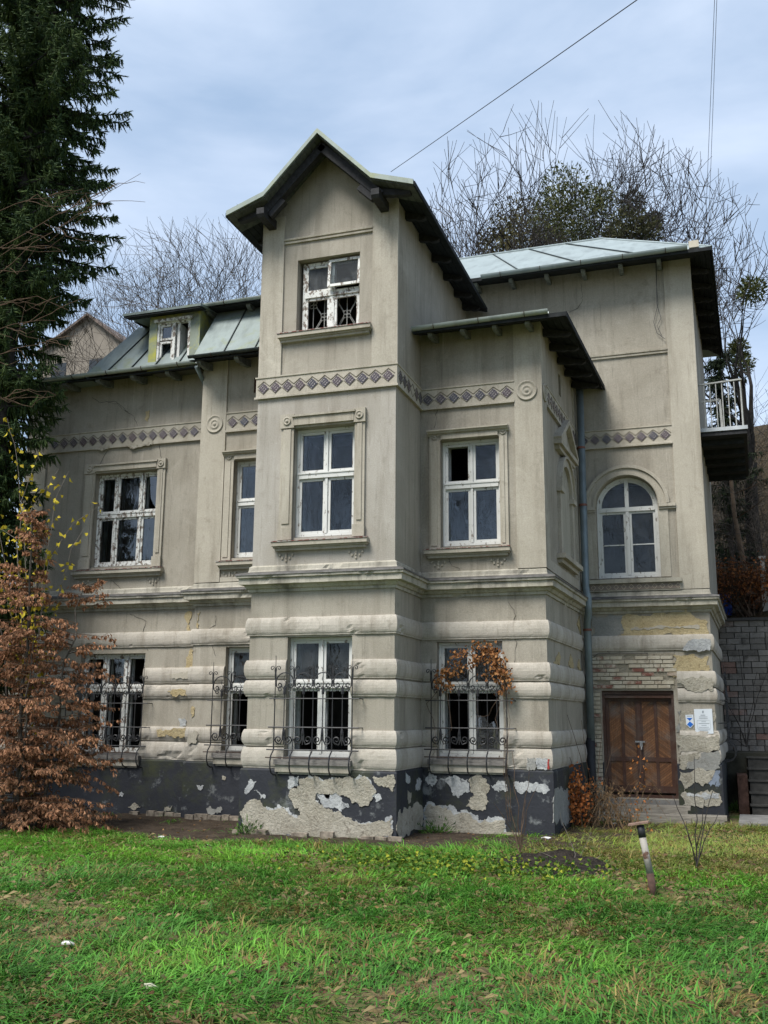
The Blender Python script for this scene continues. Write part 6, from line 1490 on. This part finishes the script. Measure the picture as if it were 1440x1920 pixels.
# dark soil mound
mc = onZ(1030, 1625, 0); V = []; n1 = 46
for j in range(n1):
    for i in range(n1):
        x, y = (i / (n1 - 1) * 2 - 1), (j / (n1 - 1) * 2 - 1); r = math.hypot(x, y); h = max(0, 1 - r * r) ** .8 * .17 * (1 + .7 * mnoise.noise(Vector((x * 2.4, y * 2.4, 4)))) + (.055 * mnoise.noise(Vector((x * 7, y * 7, 1))) + .03 * mnoise.noise(Vector((x * 17, y * 17, 2)))) * max(0, 1 - r)
        V.append((mc.x + x * .95, mc.y + y * .85, gz(mc.x + x, mc.y + y) + h - .02))
m = Mat('dark_dug_soil', .95, .1); c = m.mix(m.ramp(m.noise(9, 8, .72), [(.35, 0.0), (.7, 1.0)]), (.013, .011, .010), (.05, .042, .034)); c = m.mix(m.ramp(m.noise(30, 4, .7), [(.62, 0.0), (.68, .8)]), c, (.20, .15, .09)); m.color(c); m.bump(m.noise(14, 8, .72), 1, .05)
o = mk('soil_mound', V, [(j * n1 + i, j * n1 + i + 1, (j + 1) * n1 + i + 1, (j + 1) * n1 + i) for j in range(n1 - 1) for i in range(n1 - 1)], m.m, None, True); tag(o, 'low mound of dark dug soil on the lawn in front of the right bay', 'soil mound')
# litter
LIT = simple('white_litter', (.62, .61, .58), .6, .1, 8)
def litter(x, y, w, h, label, mat=LIT, lift=.03):
    p = onZ(x, y, .0); g0 = gz(p.x, p.y); b = MB(); R = random.Random(x * 7 + y); n = 7
    top = [(w * .5 * math.cos(6.283 * k / n) * R.uniform(.7, 1.2), h * .5 * math.sin(6.283 * k / n) * R.uniform(.7, 1.2), lift + R.uniform(-.008, .02)) for k in range(n)]
    vs = [(0, 0, lift + .02)] + top + [(a * .96, c * .96, d - .012) for a, c, d in top]; fs = [(0, 1 + k, 1 + (k + 1) % n) for k in range(n)] + [(1 + k, 1 + n + k, 1 + n + (k + 1) % n, 1 + (k + 1) % n) for k in range(n)] + [tuple(range(1 + n, 1 + 2 * n))[::-1]]
    b.add(vs, fs); o = b.build('litter', mat); o.location = (p.x, p.y, g0); tag(o, label, 'litter')
litter(127, 1782, .15, .10, 'scrap of white paper lying on the lawn at the far left', lift=.05); litter(283, 1862, .13, .09, 'pale leaf-like scrap near the bottom left of the lawn', simple('cream_litter', (.42, .40, .30), .7, .1, 8), .05); litter(1023, 1577, .16, .10, 'white crushed carton on the ground before the right bay', lift=.05)
litter(1150, 1548, .16, .12, 'white scrap at the foot of the dry bramble', lift=.04); litter(302, 1573, .14, .08, 'white scrap on the bare earth in front of the left wing', lift=.03); litter(390, 1588, .12, .07, 'small white scrap on the earth left of the tower foot', lift=.03); litter(1415, 1498, .14, .10, 'white crushed cup by the dark steps', lift=.05)

# overhead wires
def wire(A, B, sag, r, label):
    A, B = Vector(A), Vector(B); B = A + (B - A) * 3.0; pts = [A.lerp(B, k / 16) - Vector((0, 0, sag * 4 * (k / 16) * (1 - k / 16))) for k in range(17)]; b = MB(); b.tube(pts, r, 5); o = b.build('overhead_wire', IRON); tag(o, label, 'wire')
wire(onY(733, 322, .9), onY(1204, -14, -6), .05, .006, 'black overhead wire running from the tower roof up to the right')
wire((5.3, 4.75, 11.75), onY(1342, -60, -3), .02, .004, 'black vertical wire rising from the right roof corner'); wire((5.36, 4.85, 11.7), onY(1346, -60, -2.6), .02, .004, 'second black wire close beside the one at the right roof corner')

# ================================================================== GRASS
def flow(x, y): return math.pi * 1.6 * mnoise.noise(Vector((x * .32, y * .32, 11))) + 1.2 * mnoise.noise(Vector((x * 1.1, y * 1.1, 5))) - .6
TP, TDr, TLn, TC, TS = [], [], [], [], []
R = random.Random(77)
def infr(x, y, mgn=60):
    v = Vector((x, y, 0)) - CAM; d = v.dot(_f)
    if d < 1: return False
    sx_, sy_ = 720 + FPX * v.dot(CR) / d, 960 - FPX * v.dot(CU) / d
    return -mgn - 250 < sx_ < 1500 + 250 and sy_ < 2150
cnt = 0; tries = 0
while cnt < 8600 and tries < 60000:
    tries += 1
    y = -10.8 + R.random() ** 1.0 * 16; x = R.uniform(-9, 9)
    if not infr(x, y): continue
    e = edge_y(x) if x < 5.0 else -9
    if x < 5.15 and y > e + .15: 
        if R.random() > (.015 if x < 1.3 else .42): continue
    if y > 4.3: continue
    if -.95 < (x - mc.x) < .95 and abs(y - mc.y) < .8 and R.random() > .12: continue
    bare = mnoise.noise(Vector((x * .55, y * .55, 21))) + .5 * mnoise.noise(Vector((x * 1.6, y * 1.6, 8)))
    if bare > .40 and R.random() > .25: continue
    lush = mnoise.noise(Vector((x * .5, y * .5, 31))) * .9 + .4 * mnoise.noise(Vector((x * 1.7, y * 1.7, 2)))
    dry = mnoise.noise(Vector((x * .8, y * .8, 51)))
    nr = 1 if y > -2.8 else 0
    g = np.array((.068, .208, .026)) * (1 - .4 * lush) + np.array((.045, .035, .0)) * max(0, -lush) * 1.6
    g = g * R.uniform(.55, 1.35)
    if y > -5: g = g * (1 + .3 * smooth((y + 5) / 2.5)) + np.array((.030, .036, 0)) * smooth((y + 5) / 2.5)  # sunlit look near the house put into the blade colour
    if R.random() < .12 + .55 * max(0, dry - .1): g = np.array((.22, .175, .055)) * R.uniform(.6, 1.1)
    if x > 2.2 and y > -1.8: g = g * .45 + np.array((.17, .125, .045)) * R.uniform(.5, 1.1)
    TP.append((x, y)); TDr.append(flow(x, y) + R.gauss(0, .5)); TLn.append(R.uniform(.12, .26) * (1 + .5 * max(0, lush)) * (.62 if bare > .2 else 1)); TC.append(g); TS.append(R.uniform(.10, .20)); cnt += 1
TP = np.array(TP); TDr = np.array(TDr); TLn = np.array(TLn); TC = np.array(TC); TS = np.array(TS)
NB = 24; nT = len(TP); idx = np.repeat(np.arange(nT), NB); n = len(idx)
pos = TP[idx] + rng.normal(size=(n, 2)) * TS[idx][:, None] * .62
ang = TDr[idx] + rng.normal(size=n) * np.where(rng.random(nT) < .35, 1.6, .6)[idx]; Lb = TLn[idx] * rng.uniform(.5, 1.25, n); lean = np.clip(rng.normal(1.2, .38, n), .15, 1.7)
zg = np.array([gz(a, b) for a, b in pos]); base = np.stack([pos[:, 0], pos[:, 1], zg - .01], 1)
hd = np.stack([np.cos(ang), np.sin(ang), np.zeros(n)], 1); sd = np.stack([-np.sin(ang), np.cos(ang), np.zeros(n)], 1); up = np.array([0, 0, 1.0])
wd = rng.uniform(.0032, .0072, n)[:, None]
fl = np.clip(rng.normal(.72, .28, n) , 0, 1.15)
def bend(t): return hd * (Lb * ((.15 + .38 * fl) * t + (.25 + .35 * fl) * t * t))[:, None] + up * (Lb * (.92 * t - (.22 + .60 * fl) * t * t))[:, None]
p1, p2, p3 = base + bend(.4) , base + bend(.75), base + bend(1.0)
p3[:, 2] = np.maximum(p3[:, 2], zg + .008)
V = np.stack([base - sd * wd, base + sd * wd, p1 - sd * wd, p1 + sd * wd, p2 - sd * wd * .7, p2 + sd * wd * .7, p3], 1).reshape(-1, 3)
C = np.clip(TC[idx] * rng.uniform(.65, 1.35, (n, 1)) * (1 + rng.normal(size=(n, 3)) * .06), .004, 1); bb = np.arange(n)[:, None] * 7
Fc = np.concatenate([bb + q for q in ([0, 1, 3], [0, 3, 2], [2, 3, 5], [2, 5, 4], [4, 5, 6])], 0)
gr = colmesh('grass', V, Fc, np.repeat(C, 7, 0), GRASSM); tag(gr, 'long flopped green grass of the lawn with yellowed tufts', 'grass', kind='stuff')
# thatch: short dead blades lying between the tufts
n = 26000; q = np.stack([rng.uniform(-9, 9, n), rng.uniform(-10.8, 4.2, n)], 1); keep = np.array([infr(a, b) and b < (edge_y(a) if a < 5 else 4) + .25 for a, b in q]); q = q[keep]; n = len(q)
zt_ = np.array([gz(a, b) for a, b in q]); an = rng.uniform(0, 6.283, n); Lt = rng.uniform(.05, .14, n); h0 = rng.uniform(.005, .03, n); h1 = h0 + rng.uniform(-.01, .045, n)
dv = np.stack([np.cos(an), np.sin(an)], 1); sv_ = np.stack([-np.sin(an), np.cos(an)], 1) * rng.uniform(.0016, .0032, n)[:, None]
A0_ = np.concatenate([q - sv_, (zt_ + h0)[:, None]], 1); A1_ = np.concatenate([q + sv_, (zt_ + h0 + .003)[:, None]], 1); mdp = np.concatenate([q + dv * Lt[:, None] * .55, (zt_ + np.maximum(h0, h1) + .012)[:, None]], 1); tpp = np.concatenate([q + dv * Lt[:, None], (zt_ + h1)[:, None]], 1)
V = np.stack([A0_, A1_, mdp, tpp], 1).reshape(-1, 3); bb = np.arange(n)[:, None] * 4; k_ = rng.random((n, 1)); Ct = np.where(k_ < .55, np.array((.24, .185, .085)), np.where(k_ < .8, np.array((.12, .13, .035)), np.array((.13, .075, .035)))) * rng.uniform(.5, 1.25, (n, 1))
th = colmesh('thatch', V, np.concatenate([bb + [0, 1, 2], bb + [0, 2, 3], bb + [1, 3, 2]], 0), np.repeat(Ct, 4, 0), GRASSM); tag(th, 'dead straw-coloured blades lying between the green tufts', 'dry grass', kind='stuff')
# low clover and weeds between the tufts
n = 9000; P = np.stack([rng.uniform(-8, 8, n), rng.uniform(-10.5, 4, n)], 1); keep = [infr(a, b) and (b < (edge_y(a) if a < 5 else 4) + .1) and mnoise.noise(Vector((a * .7, b * .7, 61))) > -.1 for a, b in P]; P = P[np.array(keep)]; n = len(P)
Pz = np.stack([P[:, 0], P[:, 1], np.array([gz(a, b) for a, b in P]) + rng.uniform(.02, .09, n)], 1); Cw = np.array((.030, .085, .018)) + (np.array((.10, .17, .03)) - np.array((.030, .085, .018))) * rng.random((n, 1)) ** 1.5
w = leaves('lawn_weeds', Pz, rng.normal(size=(n, 3)) * [1, 1, .25] + [0, 0, .15], rng.uniform(.025, .05, n), rng.uniform(.022, .045, n), Cw); tag(w, 'low clover and weeds among the grass', 'weeds', kind='stuff')
# fallen leaves on lawn and earth
n = 1500; P = np.stack([rng.uniform(-9, 8, n), -10.5 + 15 * rng.random(n)], 1); keep = [infr(a, b) for a, b in P]; P = P[np.array(keep)]; n = len(P)
Pz = np.stack([P[:, 0], P[:, 1], np.array([gz(a, b) + (.03 if b > edge_y(a) else .06 * random.random()) for a, b in P])], 1); Cw = np.array((.10, .05, .025)) + (np.array((.36, .22, .09)) - np.array((.10, .05, .025))) * rng.random((n, 1)) ** 1.4
w = leaves('fallen_leaves', Pz, rng.normal(size=(n, 3)) * [1, 1, .15], rng.uniform(.04, .085, n), rng.uniform(.03, .055, n), Cw); tag(w, 'scattered brown fallen leaves on grass and bare earth', 'fallen leaves', kind='stuff')
# yellow-green ground ivy patch
n = 1500; q = rng.normal(size=(n, 2)) * [1.0, .42]; pc_ = onZ(840, 1640, 0); Pz = np.stack([pc_.x + q[:, 0], pc_.y + q[:, 1], np.zeros(n)], 1); Pz[:, 2] = [gz(a, b) + random.uniform(.06, .2) for a, b in Pz[:, :2]]; Cw = np.array((.06, .14, .02)) + (np.array((.30, .31, .03)) - np.array((.06, .14, .02))) * rng.random((n, 1)) ** 3
w = leaves('ground_ivy', Pz, rng.normal(size=(n, 3)) * [1, 1, .3], rng.uniform(.04, .07, n), rng.uniform(.035, .06, n), Cw); tag(w, 'patch of yellow-green ground ivy on the lawn before the tower corner', 'ground cover', kind='stuff')
# green weeds at the wall foot
for k, (x, y, sz, lab) in enumerate(((465, 1562, .22, 'green leafy weed at the left corner of the tower foot'), (375, 1522, .16, 'green weed at the foot of the wall beside the thin downpipe'), (285, 1512, .18, 'tuft of green grass at the wall foot under the left window'), (1172, 1500, .20, 'green ferny weed at the left of the plank steps'), (1385, 1520, .20, 'green tuft at the right end of the plank steps'), (820, 1560, .2, 'yellowish grass tuft at the foot of the right bay'))):
    p = onZ(x, y, .05); n = 170; q = rng.normal(size=(n, 3)) * sz * [.6, .45, .35]; q[:, 2] = abs(q[:, 2]) + .02; Cw = np.array((.030, .085, .018)) + (np.array((.09, .17, .03)) - np.array((.030, .085, .018))) * rng.random((n, 1))
    root = empty('wall_weed', (p.x, p.y, 0)); tag(root, lab, 'weed', 'weeds at the wall foot'); leaves('foliage', q, q * [1, 1, 1.6] + rng.normal(size=(n, 3)) * .05, rng.uniform(.05, .12, n), rng.uniform(.012, .03, n), Cw, parent=root)
